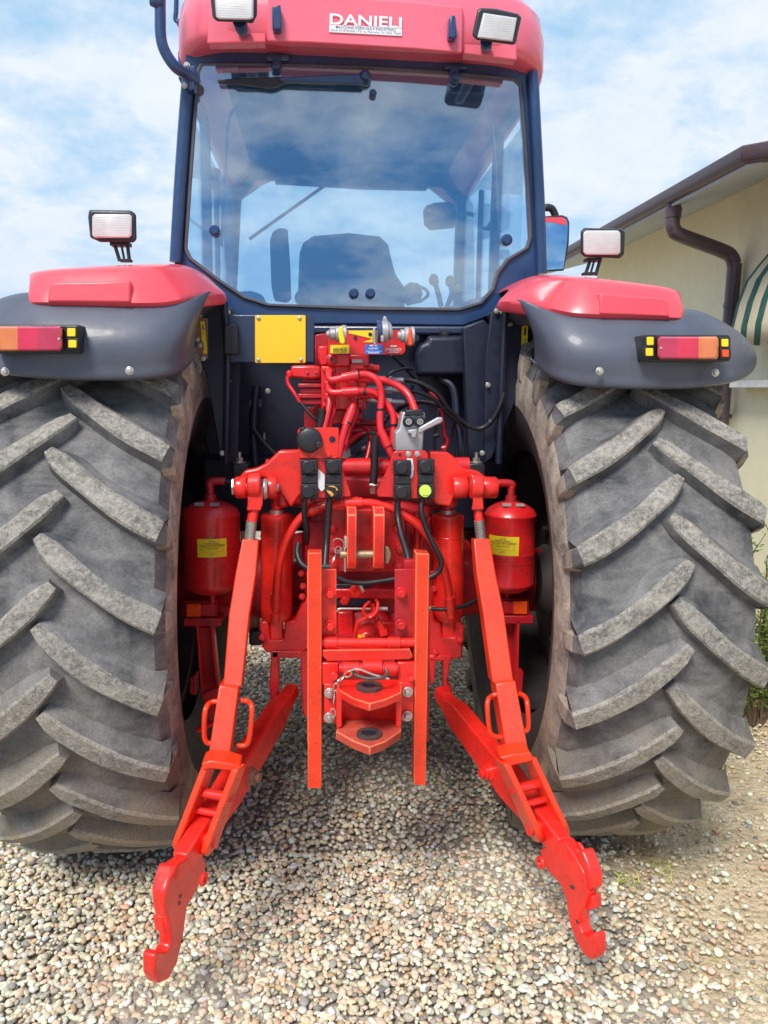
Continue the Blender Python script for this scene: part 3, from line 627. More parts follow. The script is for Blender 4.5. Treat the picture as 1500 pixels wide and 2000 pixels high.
tail(1254, 1427, 654, 706, [(1283, 1322, LENSR2, 'l'), (1323, 1364, LENSR, 'l'), (1365, 1404, LENSA, 'l')], [(1264, 658, 1277, 674, YELL), (1262, 680, 1276, 695, YELL), (1410, 662, 1423, 677, YELL), (1411, 683, 1424, 697, OREFL)])
tail(-22, 156, 634, 690, [(-20, 34, LENSA, 'l'), (35, 72, LENSR, 'l'), (73, 123, LENSR2, 'l')], [(131, 641, 147, 657, YELL), (133, 664, 149, 679, YELL)])

# ---- rear bulkhead and black brackets
mb = MB(); mb.pp([(395, 600), (1015, 600), (1045, 700), (1000, 860), (960, 960), (430, 960), (400, 860), (380, 700)], .19, .04); build('rear_bulkhead', mb, DARK, T, bev=.004)
mb = MB(); mb.pp([(500, 634), (905, 636), (945, 622), (960, 640), (930, 655), (500, 652)], .10, .06); build('cab_rear_sill', mb, HAZED_PANEL, T, bev=.01)
def brk(px, Y, th, nm='fender_bracket', m=DARK, bev=.003):
    mb = MB(); mb.pp(px, Y, th); return build(nm, mb, m, T, bev=bev)
bl = brk([(380, 640), (392, 606), (408, 584), (425, 574), (438, 580), (444, 610), (444, 900), (432, 905), (420, 830), (402, 730), (384, 690)], -.14, .02)
br = brk([(960, 612), (975, 590), (1002, 586), (1024, 604), (1040, 640), (1048, 668), (1038, 700), (1000, 800), (960, 895), (945, 905), (948, 700)], -.12, .02)
mb = MB(); mb.pp([(381, 640), (391, 620), (406, 622), (406, 700), (396, 700), (384, 688)], -.147, .006); build('scuffed_plate', mb, BROWN, bl)
brk([(436, 610), (443, 600), (455, 604), (470, 640), (466, 900), (440, 905)], -.05, .05, 'cab_mount')
brk([(905, 640), (945, 625), (960, 640), (950, 900), (915, 905)], -.04, .05, 'cab_mount')
for x in (438, 988):
    mb = MB(); mb.ptube([(x, 590, -.17), (x+(6 if x < 700 else -6), 700, -.16), (x+(2 if x < 700 else -14), 905, -.14)], .012, 8); build('bracket_rib', mb, DARK, T)
for x, y in ((391, 614), (402, 598), (385, 663), (390, 675), (397, 700), (436, 597), (445, 610), (446, 744), (434, 885)): bolt(x, y, -.15, .007, par=bl)
for x, y in ((970, 608), (981, 609), (1018, 624), (1042, 669), (1034, 682), (1029, 707), (953, 752), (942, 885)): bolt(x, y, -.13, .007, par=br)
mb = MB(); mb.lathe(P(957, 635, -.15) if False else P(984, 633, -.15), (1, 0, 0), [(0, .008), (.02, .009), (.03, .006)], 10); build('grease_nipple', mb, STEEL, br)
mb = MB(); mb.pp([(391, 628), (399, 627), (405, 690), (397, 691)], -.15, .002); build('warning_label', mb, YELL, bl)
mb = MB(); mb.pp([(1022, 637), (1031, 636), (1030, 695), (1020, 697)], -.15, .02); wl = build('warning_label', mb, YELL, br)
for y0, y1 in ((639, 655), (662, 664), (672, 688)):
    mb = MB(); mb.pp([(1024, y0), (1028, y0), (1027, y1), (1023, y1)], -.1515, .001); build('label_print', mb, INK if y0 != 672 else OREFL, br)
for y0, y1 in ((634, 645), (650, 652), (668, 684)):
    mb = MB(); mb.pp([(394, y0), (397, y0), (399, y1), (396, y1)], -.1515, .001); build('label_print', mb, BROWN, bl)
# rubber cab mounts with studs
for x in (468, 930):
    mb = MB(); mb.pb(x-14, 905, x+18, 940, -.12, .1); mo_ = build('cab_mount_block', mb, BLACK, T, bev=.006)
    mb = MB(); c = P(x, 905, -.09); mb.lathe(c, (0, 0, 1), [(0, .024), (.006, .024)], 20); mb.lathe(c, (0, 0, 1), [(.006, .014), (.02, .014)], 6); mb.lathe(c, (0, 0, 1), [(.02, .007), (.04, .007)], 12); build('stud', mb, STEEL, mo_)
# washer tank, pipes on the bulkhead
mb = MB(); to = [(812, 735), (810, 690), (818, 672), (830, 668), (835, 655), (905, 655), (910, 668), (920, 676), (922, 690), (920, 735)]
mb.loft([[P(x, y, .06+d) for x, y in shrink(to, e)] for d, e in ((0, 6), (.02, 1), (.05, 0), (.12, 0))]); wt = build('washer_tank', mb, DARK, T, bev=.012, seg=3)
mb = MB(); mb.lathe(P(869, 657, .1), (0, -.3, 1), [(0, .022), (.012, .024), (.02, .02)], 20); build('tank_cap', mb, BLACK, wt)
mb = MB(); mb.lathe(P(812, 660, .02), BK, [(0, .012), (.012, .012)], 16); build('grommet', mb, DARK, T)
mb = MB(); mb.pb(487, 780, 512, 795, .05, .06); mb.tube([P(502, 755, .06), P(498, 790, .06), P(496, 850, .06), P(500, 920, .05)], .018, 10); build('breather_pipe', mb, DARK, T)
mb = MB(); mb.ptube([(496, 840, .03), (515, 865, .0), (540, 890, -.03)], .009, 8); build('cable', mb, HOSEB, T)
bolt(523, 764, .15, .008); 
mb = MB(); mb.cyl(P(516, 845, .15), P(516, 860, .15), .005); build('pin', mb, STEEL, T)
mb = MB(); mb.ptube([(860, 740, .1), (885, 760, .08), (893, 830, .05), (905, 900, .03)], .014, 8); build('pipe', mb, DARK, T)
mb = MB(); mb.ptube([(930, 650, .0), (928, 760, .0), (915, 850, .0), (912, 905, .0)], .016, 8); build('pipe', mb, DARK, T)

# ---- number plate
Yn = -.16
mb = MB(); mb.pb(437, 615, 614, 708, Yn, .012); npn = build('number_plate_panel', mb, HAZED_PANEL, T, bev=.003)
mb = MB(); mb.rb(498, 615.5, 597, 709, 3, Yn-.006, .004); npl = build('number_plate', mb, YEL, npn, bev=.001)
for x, y in ((505, 621), (585, 621), (505, 703), (588, 703)):
    mb = MB(); mb.lathe(P(x, y, Yn-.007), BK, [(0, .006), (.003, .006), (.005, .003)], 12); build('screw', mb, STEEL, npn)
mb = MB(); mb.pp([(437, 633), (462, 632), (465, 692), (437, 692)], Yn-.05, .05); build('number_plate_lamp', mb, BLACK, npn, bev=.005)

# ---- brake coupling bracket
Yb = -.30
mb = MB(); mb.pp([(615, 654), (640, 650), (640, 700), (638, 905), (594, 905), (594, 795), (615, 795)], -.05, .02); build('valve_mount_plate', mb, DRED, T, bev=.003)
mb = MB(); mb.pp([(640, 645), (788, 645), (792, 652), (792, 686), (786, 692.5), (640, 692.5)], Yb, .008); cb = build('coupling_bracket', mb, RED, T, bev=.002)
mb = MB(); mb.pp([(645, 674), (682, 673.5), (682, 690), (645, 690)], Yb-.002, .002); build('service_label', mb, YELL, cb)
lettering('lettering', 'SERVICE', P(650, 680, Yb-.0025), P(677, 679.5, Yb-.0025), M(5.5, Yb), INK, cb, bold=.01)
mb = MB(); mb.pb(650, 687.2, 677, 688, Yb-.003, .001); build('label_print', mb, INK, cb)
mb = MB(); mb.pb(713, 673, 748, 691.5, Yb-.002, .002); build('auxiliary_label', mb, BLUEL, cb)
lettering('lettering', 'AUXILIARY', P(720, 678.5, Yb-.0025), P(739, 678.5, Yb-.0025), M(3.6, Yb), WHITE, cb, bold=.01)
lettering('lettering', 'Single line coupling', P(715.5, 684.6, Yb-.0025), P(745, 684.6, Yb-.0025), M(2.4, Yb), WHITE, cb)
lettering('lettering', 'EMERGENCY', P(753.5, 680, Yb-.0025), P(784, 680, Yb-.0025), M(5.2, Yb), WHITE, cb, bold=.015)
for x0, y0, x1, y1 in ((762, 674.5, 775, 677.5), (759, 687, 778, 688.6), (722, 674, 736, 676), (719, 688.6, 741, 690)):
    mb = MB(); mb.pb(x0, y0, x1, y1, Yb-.003, .001); build('label_print', mb, WHITE, cb)
mb = MB(); mb.pp([(681, 646), (730, 645), (730, 668.5), (708, 668.5), (728, 662), (700, 655), (681, 651)], Yb-.002, .002); build('worn_label', mb, YELL, cb)
for x, y in ((694, 660), (723, 653)):
    mb = MB(); mb.lathe(P(x, y, Yb-.003), BK, [(0, .006), (.001, .006)], 14); build('bolt_hole', mb, DARK, cb)
def gladhand(x0, y, pieces, lever, Y=-.36):
    mb = MB()
    for a, b, r_ in pieces: mb.cyl(P(a, y, Y), P(b, y, Y), M(r_, Y), n=24)
    o = build('air_coupling', mb, ALU, cb, bev=.003)
    return o
g = gladhand(640, 653, ((637, 645, 6), (644, 656, 11), (655, 667, 15), (667, 677, 17)), None)
mb = MB(); mb.pp([(663, 638), (669, 636), (671, 650), (675, 668), (671, 673), (664, 671), (661, 655)], -.395, .03); build('coupling_cover', mb, YELL, cb, bev=.004)
g = gladhand(790, 656, ((776, 784, 8), (782, 791, 12), (790, 799, 16), (802, 809, 17)), None)
mb = MB(); mb.pp([(799, 641), (804, 640), (805, 655), (807, 672), (803, 676), (797, 674), (797, 655)], -.395, .03); build('coupling_cover', mb, OREFL, cb, bev=.004)
mb = MB(); mb.cyl(P(736, 648, -.37), P(745, 648, -.37), M(21, -.37), n=28); o = build('trailer_brake_valve', mb, NAVY, cb, bev=.003)
mb = MB(); mb.cyl(P(745, 648, -.37), P(758, 648, -.37), M(20, -.37), n=28); mb.cyl(P(758, 648, -.37), P(766, 647, -.37), M(17, -.37), M(14, -.37), n=28)
mb.pp([(746, 640), (749, 618), (754, 617), (757, 626), (764, 632), (764, 640)], -.385, .03); mb.pp([(729, 640), (734, 640), (735, 672), (730, 678), (728, 660)], -.38, .02); mb.pb(744, 655, 750, 668, -.42, .02)
build('air_coupling', mb, ALU, cb, bev=.003)

# ---- spool valve block with hoses
Yv = -.24
def pbox(nm, x0, y0, x1, y1, Y, th, m, par=T, bev=.004):
    mb = MB(); mb.pb(x0, y0, x1, y1, Y, th); return build(nm, mb, m, par, bev=bev)
vb = pbox('valve_block', 627, 715, 716, 800, Yv, .14, RED)
mb = MB(); mb.pb(640, 694, 683, 716, Yv-.02, .12); mb.pb(684, 692, 721, 716, Yv+.0, .10); mb.pp([(622, 676), (640, 675), (640, 712), (626, 714), (622, 700)], Yv+.01, .1); mb.pb(684, 712, 711, 722, Yv-.03, .1); build('valve_head', mb, RED, vb, bev=.005)
mb = MB(); c = P(648, 702, Yv-.02); mb.lathe(c, BK, [(0, .02), (.006, .02), (.01, .014), (.012, .006)], 20); build('valve_plug', mb, DRED, vb)
mb = MB(); mb.lathe(P(648, 702, Yv-.033), BK, [(0, .006), (.001, .006)], 10); build('plug_hole', mb, DARK, vb)
pbox('maker_plate', 687, 702, 708, 709, Yv-.006, .004, ALU, vb, .001)
mb = MB(); mb.cyl(P(714, 719, Yv+.04), P(728, 720, Yv+.04), .016); mb.cyl(P(728, 720, Yv+.04), P(741, 721, Yv+.04), .013); build('valve_plug', mb, RED, vb, bev=.002)
mb = MB(); mb.pp([(568, 714), (610, 713), (627, 716), (627, 738), (608, 741), (568, 737)], Yv+.0, .08); mb.pp([(558, 724), (568, 722), (572, 738), (560, 740)], Yv-.005, .05); so_ = build('solenoid', mb, RED, vb, bev=.008)
mb = MB()
for y0, y1, d in ((741, 748, .02), (749, 757, .0), (758, 768, .012), (769, 778, 0), (779, 790, .01)): mb.pb(582+d*300, y0, 628, y1, Yv+.01+d, .08)
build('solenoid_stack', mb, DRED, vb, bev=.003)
mb = MB(); mb.pb(640, 800, 705, 828, Yv+.03, .09); mb.pb(698, 780, 711, 798, Yv-.02, .06); mb.cyl(P(690, 812, Yv+.02), P(708, 812, Yv+.02), .018); build('valve_foot', mb, DRED, vb, bev=.004)
mb = MB()
for x, y in ((643, 725), (643, 752), (643, 776), (690, 726), (690, 750), (690, 776)):
    c = P(x, y, Yv); mb.lathe(c, BK, [(0, .019), (.012, .019), (.016, .015)], 6, a0=random.random()); mb.lathe(c, BK, [(.016, .012), (.034, .011)], 14)
build('hose_fitting', mb, RED, vb, bev=.001)
Yh = -.30
def hose(pts, r, m=HRED, nm='hydraulic_hose', ferr=None):
    mb = MB(); mb.ptube(pts, r, 12)
    o = build(nm, mb, m, T)
    if ferr:
        for a, b in ferr:
            mb = MB(); mb.cyl(P(*a), P(*b), r*1.32, n=16); build('hose_ferrule', mb, m, o, bev=.001)
    return o
hose([(643, 727, -.27), (643, 738, -.29), (652, 742, -.30), (690, 733, -.31), (718, 732, -.31), (738, 745, -.32), (745, 775, -.32), (742, 815, -.33), (745, 845, -.34), (760, 878, -.35), (775, 905, -.35)], .0115, HRED, ferr=[((668, 738, -.305), (700, 732, -.31)), ((743, 842, -.34), (758, 872, -.35))])
hose([(643, 754, -.27), (643, 763, -.29), (655, 767, -.30), (690, 764, -.31), (728, 766, -.30), (752, 785, -.30), (768, 812, -.31), (768, 850, -.32), (764, 890, -.33)], .0115, HRED, ferr=[((668, 766, -.305), (700, 764, -.31))])
hose([(690, 735, -.26), (705, 740, -.28), (745, 742, -.29), (775, 752, -.30), (798, 772, -.32), (812, 805, -.36)], .012, HRED)
hose([(643, 778, -.27), (643, 790, -.28), (640, 808, -.29), (632, 840, -.30), (628, 850, -.3)], .0105, HRED)
hose([(649, 785, -.25), (652, 800, -.26), (645, 825, -.27), (640, 845, -.28)], .009, HRED)
hose([(690, 780, -.27), (689, 795, -.29), (678, 825, -.31), (668, 860, -.32), (660, 900, -.33)], .0125, HRED, ferr=[((688, 800, -.295), (676, 832, -.31)), ((683, 812, -.30), (680, 822, -.305))])
hose([(696, 780, -.24), (695, 810, -.25), (682, 840, -.26), (672, 880, -.27)], .011, HRED)
hose([(705, 775, -.24), (735, 775, -.26), (760, 800, -.28), (785, 822, -.30)], .010, HRED)
hose([(660, 880, -.30), (700, 850, -.22), (722, 848, -.22)], .008, HRED)
mb = MB(); mb.cyl(P(665, 840, -.16), P(765, 842, -.16), .017); mb.cyl(P(665, 827, -.14), P(735, 827, -.14), .013); build('hydraulic_pipe', mb, DRED, T)
for y, x1 in ((742, 791), (762, 775), (785, 790)):
    mb = MB(); mb.cyl(P(716, y-4, -.18), P(752, y-1, -.18), .011); mb.cyl(P(752, y-1, -.18), P(765, y, -.18), .014, n=6); mb.cyl(P(765, y, -.18), P(790, y+1, -.18), .009); build('cable_end', mb, ALU, T, bev=.001)
BH = lambda pts, r: hose(pts, r, HOSEB, 'black_cable')
BH([(788, 742, -.18), (817, 747, -.2), (852, 767, -.2), (875, 798, -.18), (893, 815, -.16), (915, 831, -.15), (938, 837, -.15), (959, 823, -.16), (976, 793, -.17), (984, 767, -.17)], .0085)
BH([(788, 763, -.18), (812, 765, -.2), (845, 777, -.2), (870, 803, -.18), (900, 831, -.15), (908, 850, -.14), (903, 904, -.12)], .0065)
BH([(774, 802, -.1), (794, 790, -.12), (822, 785, -.14), (852, 790, -.15), (878, 803, -.15), (895, 820, -.14)], .0085)
BH([(765, 693, -.2), (790, 718, -.15), (815, 745, -.1), (835, 765, -.05)], .0055)
BH([(747, 795, -.22), (748, 750, -.2), (765, 728, -.2), (790, 720, -.18), (804, 722, -.15)], .0055)
BH([(800, 800, -.2), (804, 770, -.18), (806, 752, -.18)], .006)
hose([(840, 765, -.1), (855, 785, -.1), (866, 830, -.08), (870, 870, -.08)], .006, DRED, 'red_cable')
BH([(848, 905, -.1), (850, 840, -.1), (858, 800, -.1)], .005)
hose([(561, 735, -.25), (563, 750, -.25), (575, 768, -.26), (585, 785, -.26)], .006, HRED, 'red_cable'); BH([(585, 785, -.26), (598, 800, -.27), (612, 815, -.28), (622, 823, -.28)], .0055)
mb = MB(); mb.ptube([(628, 798, -.3), (627, 815, -.3), (624, 836, -.3)], .013, 10); build('cable_clamp', mb, BLACK, T)
BH([(733, 850, -.36), (731, 880, -.36), (731, 915, -.36), (729, 945, -.36)], .013)
mb = MB(); mb.cyl(P(729, 944, -.36), P(729, 962, -.35), .011); mb.torus(P(730, 947, -.36), (0, 0, 1), .014, .003); mb.cyl(P(722, 947, -.385), P(729, 947, -.385), .005); build('hose_clip', mb, STEEL, T)
mb = MB(); mb.ptube([(688, 868, -.2), (700, 860, -.22), (720, 846, -.24), (735, 848, -.25)], .006, 8); mb.ptube([(670, 905, -.15), (700, 885, -.15), (712, 870, -.15)], .007, 8); build('wiring', mb, HOSEB, T)
mb = MB(); mb.pp([(660, 905), (672, 870), (684, 878), (688, 905)], -.12, .01); build('hanging_tag', mb, ALU, T)

def ptie(x, y, Y, dx, dy, r):
    d = (P(x+dx, y+dy, Y)-P(x-dx, y-dy, Y)).normalized(); mb = MB(); mb.lathe(P(x, y, Y)-d*.004, d, [(0, r), (.008, r)], 14); return build('cable_tie', mb, BLACK, T)
for q_ in ((700, 732, -.31, 4, 0, .0135), (712, 765, -.305, 4, 0, .0135), (743, 800, -.325, 0, 4, .0135), (768, 830, -.315, 0, 4, .0135), (680, 826, -.31, -2, 6, .0145), (870, 795, -.18, 4, 4, .0105), (915, 831, -.15, 4, 2, .0105), (958, 824, -.16, 4, -4, .0105)): ptie(*q_)
hose([(712, 835, -.18), (722, 845, -.2), (722, 870, -.22), (716, 898, -.24)], .007, HRED)
hose([(745, 838, -.18), (752, 850, -.2), (758, 872, -.22), (775, 890, -.24)], .008, HRED)
hose([(676, 845, -.15), (690, 838, -.16), (708, 838, -.16)], .006, HRED)
hose([(628, 852, -.26), (640, 842, -.26), (652, 848, -.26), (662, 865, -.26)], .006, HRED)
hose([(866, 830, -.1), (869, 850, -.1), (874, 862, -.1), (868, 880, -.1)], .008, DRED, 'red_cable')
BH([(893, 815, -.12), (884, 840, -.1), (886, 880, -.1), (880, 905, -.1)], .0045); BH([(880, 800, -.1), (893, 850, -.1), (890, 905, -.1)], .004)
BH([(700, 862, -.2), (688, 858, -.2), (676, 862, -.2), (664, 856, -.2)], .006); BH([(735, 850, -.26), (744, 835, -.2), (757, 815, -.15), (775, 800, -.12)], .007)
for q_ in ((670, 858, -.18), (684, 868, -.18), (706, 876, -.2), (848, 852, -.1), (862, 876, -.1)):
    mb = MB(); mb.cyl(P(*q_), P(q_[0]+9, q_[1]-3, q_[2]), .009, n=6); build('connector', mb, random.choice([BLACK, HRED, ALU]), T, bev=.001)
for x_, y_ in ((634, 722), (634, 792), (708, 722), (708, 770), (700, 806), (646, 812), (612, 800), (602, 880)): bolt(x_, y_, Yv-.002 if y_ < 800 else -.06, .006, RED, vb, .007)
pbox('valve_rib', 655, 716, 662, 800, Yv-.004, .01, RED, vb, .002); pbox('valve_rib', 672, 716, 678, 800, Yv-.004, .01, RED, vb, .002)
for x_, y_ in ((600, 728), (618, 728)): bolt(x_, y_, Yv-.002, .0045, RED, so_, .005)
# casting details behind the rails
# ---- remote valve with twin couplers and lever
Yq = -.42
mb = MB(); mb.pp([(772, 882), (772, 845), (780, 838), (786, 805), (830, 805), (832, 838), (828, 845), (826, 882)], Yq, .08); rv = build('remote_coupler', mb, ALU, T, bev=.005)
mb = MB(); mb.pp([(790, 812), (793, 801), (825, 800), (829, 811)], Yq-.012, .05); build('coupler_guard', mb, BLACK, rv, bev=.003)
for x in (797, 819):
    mb = MB(); c = P(x, 823, Yq); mb.lathe(c, BK, [(0, .018), (.014, .018), (.018, .014), (.018, .009), (.012, .009)], 22); q = build('coupler_socket', mb, BLACK, rv)
    mb = MB(); mb.lathe(c+Vector((0, -.012, 0)), BK, [(0, .0095), (.008, .0095), (.008, .006), (.004, .005), (.01, .0025)], 16); build('coupler_tip', mb, STEEL, rv)
mb = MB(); mb.pp([(816, 842), (819, 835), (855, 815), (864, 815), (866, 821), (862, 826), (830, 841), (820, 848)], Yq-.05, .015); build('lever', mb, ALU, rv, bev=.004)
mb = MB(); mb.pp([(797, 840), (815, 838), (815, 845), (812, 855), (804, 855), (803, 847), (797, 847)], Yq-.03, .03); build('lever_pivot', mb, ALU, rv, bev=.003)

# ---- left trailer-socket plate and the four electrical boxes
Yp2 = -.46
mb = MB(); mb.pp([(581, 842), (585, 836), (660, 835), (662, 838), (661, 893), (657, 896), (584, 895)], Yp2, .008); sp = build('socket_plate', mb, RED2, T, bev=.002)
mb = MB(); c = P(604, 859, Yp2); mb.lathe(c, BK, [(0, M(24, Yp2)), (.012, M(24, Yp2)), (.018, M(22.5, Yp2)), (.023, M(17, Yp2)), (.025, M(5, Yp2))], 28)
mb.cyl(P(595, 845, Yp2-.01), P(590, 835, Yp2-.01), .01); mb.lathe(P(623, 868, Yp2-.005), BK, [(0, M(7, Yp2)), (.03, M(6, Yp2))], 14); s7 = build('trailer_socket', mb, BLACK, sp, bev=.002)
mb = MB(); mb.lathe(P(649, 858, Yp2-.001), BK, [(0, M(6, Yp2)), (.001, M(6, Yp2))], 16); build('plate_hole', mb, DARK, sp)
for x, y in ((609, 888), (642, 888)): bolt(x, y, Yp2, .008, RED2, sp, .006)
Yk = -.47
mb = MB(); mb.pp([(584, 893), (664, 893), (672, 925), (685, 963), (685, 970), (590, 975), (584, 960)], Yk+.02, .008); m1 = build('socket_mount', mb, RED, T, bev=.002)
mb = MB(); mb.pp([(768, 884), (774, 881), (830, 880), (836, 886), (836, 975), (738, 970), (736, 960), (757, 915)], Yk+.02, .008); m2 = build('socket_mount', mb, RED, T, bev=.002)
for x in (798, 815): bolt(x, 887, Yk+.02, .007, STEEL, m2, .006)
mb = MB(); mb.lathe(P(781, 888, Yk+.019), BK, [(0, .005), (.001, .005)], 12); build('plate_hole', mb, DARK, m2)
mb = MB(); mb.pp([(621, 915), (634, 928), (634, 955), (628, 960), (621, 952)], Yk+.015, .004); mb2 = build('worn_bracket', mb, WHITE, m1)
mb = MB(); mb.pp([(795, 895), (806, 896), (808, 915), (806, 932), (800, 936), (796, 930)], Yk+.015, .004); build('worn_bracket', mb, WHITE, m2)
for x0, x1, yb, par, sp_ in ((587, 620, 975, m1, 0), (635, 668, 974, m1, 1), (769, 803, 976, m2, 0), (816, 849, 974, m2, 2)):
    yt = yb-77
    mb = MB(); mb.rb(x0, yt, x1, yt+29, 2, Yk, .045); mb.rb(x0, yt+48, x1, yb, 2, Yk, .045); mb.pb(x0+1, yt+29.5, x1-1, yt+47.5, Yk+.004, .04); sk = build('socket_box', mb, BLACK, T, bev=.003)
    for yc in (yt+14, yt+62):
        mb = MB(); c = P((x0+x1)/2-2, yc, Yk); r_ = M(13, Yk); mb.lathe(c, BK, [(0, r_), (.007, r_), (.010, r_*.85)], 26); mb.pp([((x0+x1)/2+4, yc-9), (x1-1, yc-7), (x1-1, yc+7), ((x0+x1)/2+4, yc+9)], Yk-.006, .006)
        build('socket_lid', mb, BLACK, sk, bev=.0015)
    yc = yt+62
    if sp_ == 2:
        mb = MB(); mb.lathe(P((x0+x1)/2-2, yc, Yk-.0105), BK, [(0, M(12, Yk)), (.002, M(11.5, Yk))], 26); d_ = build('lid_sticker', mb, LIME, sk, label='lime green round sticker')
        mb = MB(); mb.rb(x0+9, yc-7, x1-9, yc+8, 1, Yk-.015, .003); build('lid_label', mb, LIME, sk, bev=.001)
    if sp_ == 1:
        for pts in (((638, 957), (647, 960), (652, 966), (648, 970), (640, 962)), ((640, 950), (652, 949), (658, 953), (652, 952)), ((655, 951), (661, 957), (657, 958)), ((643, 963), (650, 968), (646, 969))):
            mb = MB(); mb.pp(pts, Yk-.0125, .002); build('scuff_mark', mb, ORNG, sk)
    mb = MB(); mb.cyl(P(x0+8, yb-1, Yk+.02), P(x0+8, yb+9, Yk+.02), .009); mb.cyl(P(x1-9, yb-1, Yk+.02), P(x1-9, yb+4, Yk+.02), .007); build('cable_gland', mb, BLACK, sk)
BH([(594, 983, -.45), (595, 1010, -.44), (600, 1040, -.42), (598, 1060, -.38)], .0095)
BH([(642, 983, -.45), (641, 1010, -.45), (638, 1060, -.46), (635, 1105, -.50)], .011)
BH([(776, 983, -.45), (777, 1010, -.46), (784, 1045, -.5), (795, 1080, -.55), (800, 1107, -.58)], .0105)
BH([(823, 983, -.45), (824, 1005, -.46), (838, 1045, -.47), (855, 1080, -.48), (862, 1100, -.48), (855, 1118, -.48), (838, 1128, -.48)], .009)
BH([(583, 1062, -.42), (581, 1080, -.44), (588, 1100, -.46), (605, 1112, -.48)], .010)
mb = MB(); mb.cyl(P(628, 1108, -.5), P(645, 1108, -.5), .014); build('cable_boot', mb, BLACK, T)
BH([(658, 1128, -.5), (680, 1136, -.5), (710, 1139, -.5), (745, 1135, -.5), (775, 1130, -.5)], .008)

# ---- axle housing and centre casting
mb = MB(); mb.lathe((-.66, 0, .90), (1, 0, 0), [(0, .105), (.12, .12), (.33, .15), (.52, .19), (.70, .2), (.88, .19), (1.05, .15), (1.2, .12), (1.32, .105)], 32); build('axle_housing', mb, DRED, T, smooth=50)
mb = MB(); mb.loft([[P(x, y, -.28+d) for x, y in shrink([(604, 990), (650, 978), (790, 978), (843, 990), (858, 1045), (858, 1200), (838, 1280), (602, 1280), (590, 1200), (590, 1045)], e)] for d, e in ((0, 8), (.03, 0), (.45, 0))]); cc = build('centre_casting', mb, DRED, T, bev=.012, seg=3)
for q_, Y_, t_ in (([(600, 1020), (645, 1020), (645, 1100), (600, 1100)], -.30, .03), ([(760, 1015), (795, 1015), (795, 1110), (760, 1110)], -.33, .06), ([(700, 985), (760, 985), (760, 1018), (700, 1018)], -.31, .03), ([(600, 1180), (640, 1190), (640, 1285), (600, 1285)], -.32, .05), ([(790, 1180), (838, 1190), (838, 1285), (785, 1285)], -.32, .05)):
    mb = MB(); mb.pp(q_, Y_, t_); build('casting_lug', mb, DRED, cc, bev=.008, seg=3)
# lower rear casting between the rails
mb = MB(); mb.pp([(640, 1150), (790, 1150), (790, 1170), (640, 1170)], -.36, .08); mb.pp([(660, 1195), (690, 1195), (690, 1260), (660, 1260)], -.36, .06); mb.lathe(P(715, 1235, -.30), BK, [(0, .10), (.03, .09), (.05, .05), (.10, .03)], 24); mb.pp([(740, 1215), (775, 1215), (775, 1262), (735, 1262)], -.35, .05); build('pto_housing', mb, RED, cc, bev=.006)
mb = MB(); mb.cyl(P(668, 1189, -.42), P(738, 1189, -.42), .0045, n=10); mb.tube([P(668, 1189, -.42), P(661, 1190, -.42), P(659, 1195, -.42)], .0045); mb.cyl(P(738, 1189, -.42), P(757, 1189, -.42), .007, n=10); build('control_rod', mb, STEEL, T)
mb = MB(); mb.ptube([(722, 1175, -.45), (712, 1185, -.46), (711, 1198, -.46), (722, 1206, -.46), (735, 1195, -.46), (738, 1178, -.45), (734, 1172, -.44)], .0055, 8); mb.ptube([(735, 1197, -.45), (712, 1208, -.46), (698, 1220, -.46), (692, 1248, -.46)], .0065, 8); build('hydraulic_pipe', mb, RED2, T)
mb = MB(); mb.cyl(P(727, 1180, -.43), P(735, 1212, -.43), .009); mb.cyl(P(737, 1212, -.43), P(746, 1230, -.43), .012); mb.cyl(P(747, 1230, -.43), P(750, 1240, -.43), .015, n=6); build('hydraulic_fitting', mb, RED2, T, bev=.001)
mb = MB(); c = P(696, 1152, -.42); mb.lathe(c, BK, [(0, .022), (.012, .022), (.016, .018), (.016, .010), (.006, .008)], 24); cp = build('quick_coupler', mb, RED2, T)
mb = MB(); mb.pp([(698, 1137), (703, 1134), (712, 1155), (708, 1158)], -.46, .008); build('coupler_handle', mb, STEEL, cp)
mb = MB(); mb.pp([(663, 1176), (672, 1165), (684, 1170), (678, 1182), (668, 1182)], -.41, .01); build('drain_tab', mb, RED2, T, bev=.003)
mb = MB(); mb.pp([(650, 1140), (722, 1142), (728, 1165), (715, 1185), (650, 1185)], -.355, .03); build('dark_cover', mb, DARK, cc, bev=.004)  # cover plate in the bulkhead black
mb = MB(); mb.pp([(699, 1240), (706, 1240), (714, 1243), (699, 1247)], -.46, .002); build('arrow_label', mb, YELL, cc)

# ---- lift arms, rockshaft
mb = MB(); mb.cyl(P(520, 914, -.30), P(915, 910, -.30), M(17, -.30), n=28); rs = build('rockshaft', mb, RED, T)
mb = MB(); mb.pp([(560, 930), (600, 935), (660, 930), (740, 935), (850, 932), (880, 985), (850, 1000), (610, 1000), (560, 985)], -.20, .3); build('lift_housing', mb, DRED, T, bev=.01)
def arm(poly, Y, th, eyes, pin, par=None):
    mb = MB(); mb.pp(poly, Y, th); a = build('lift_arm', mb, RED2, T, bev=.008, seg=3); return a
la = arm([(462, 938), (478, 919), (500, 915), (520, 905), (545, 880), (590, 879), (590, 965), (568, 992), (545, 960), (520, 935), (500, 930), (470, 945)], -.42, .05, None, None)
ra = arm([(840, 882), (875, 883), (890, 895), (905, 915), (935, 921), (962, 940), (967, 950), (940, 938), (915, 935), (895, 950), (880, 990), (850, 985), (838, 960)], -.42, .05, None, None)
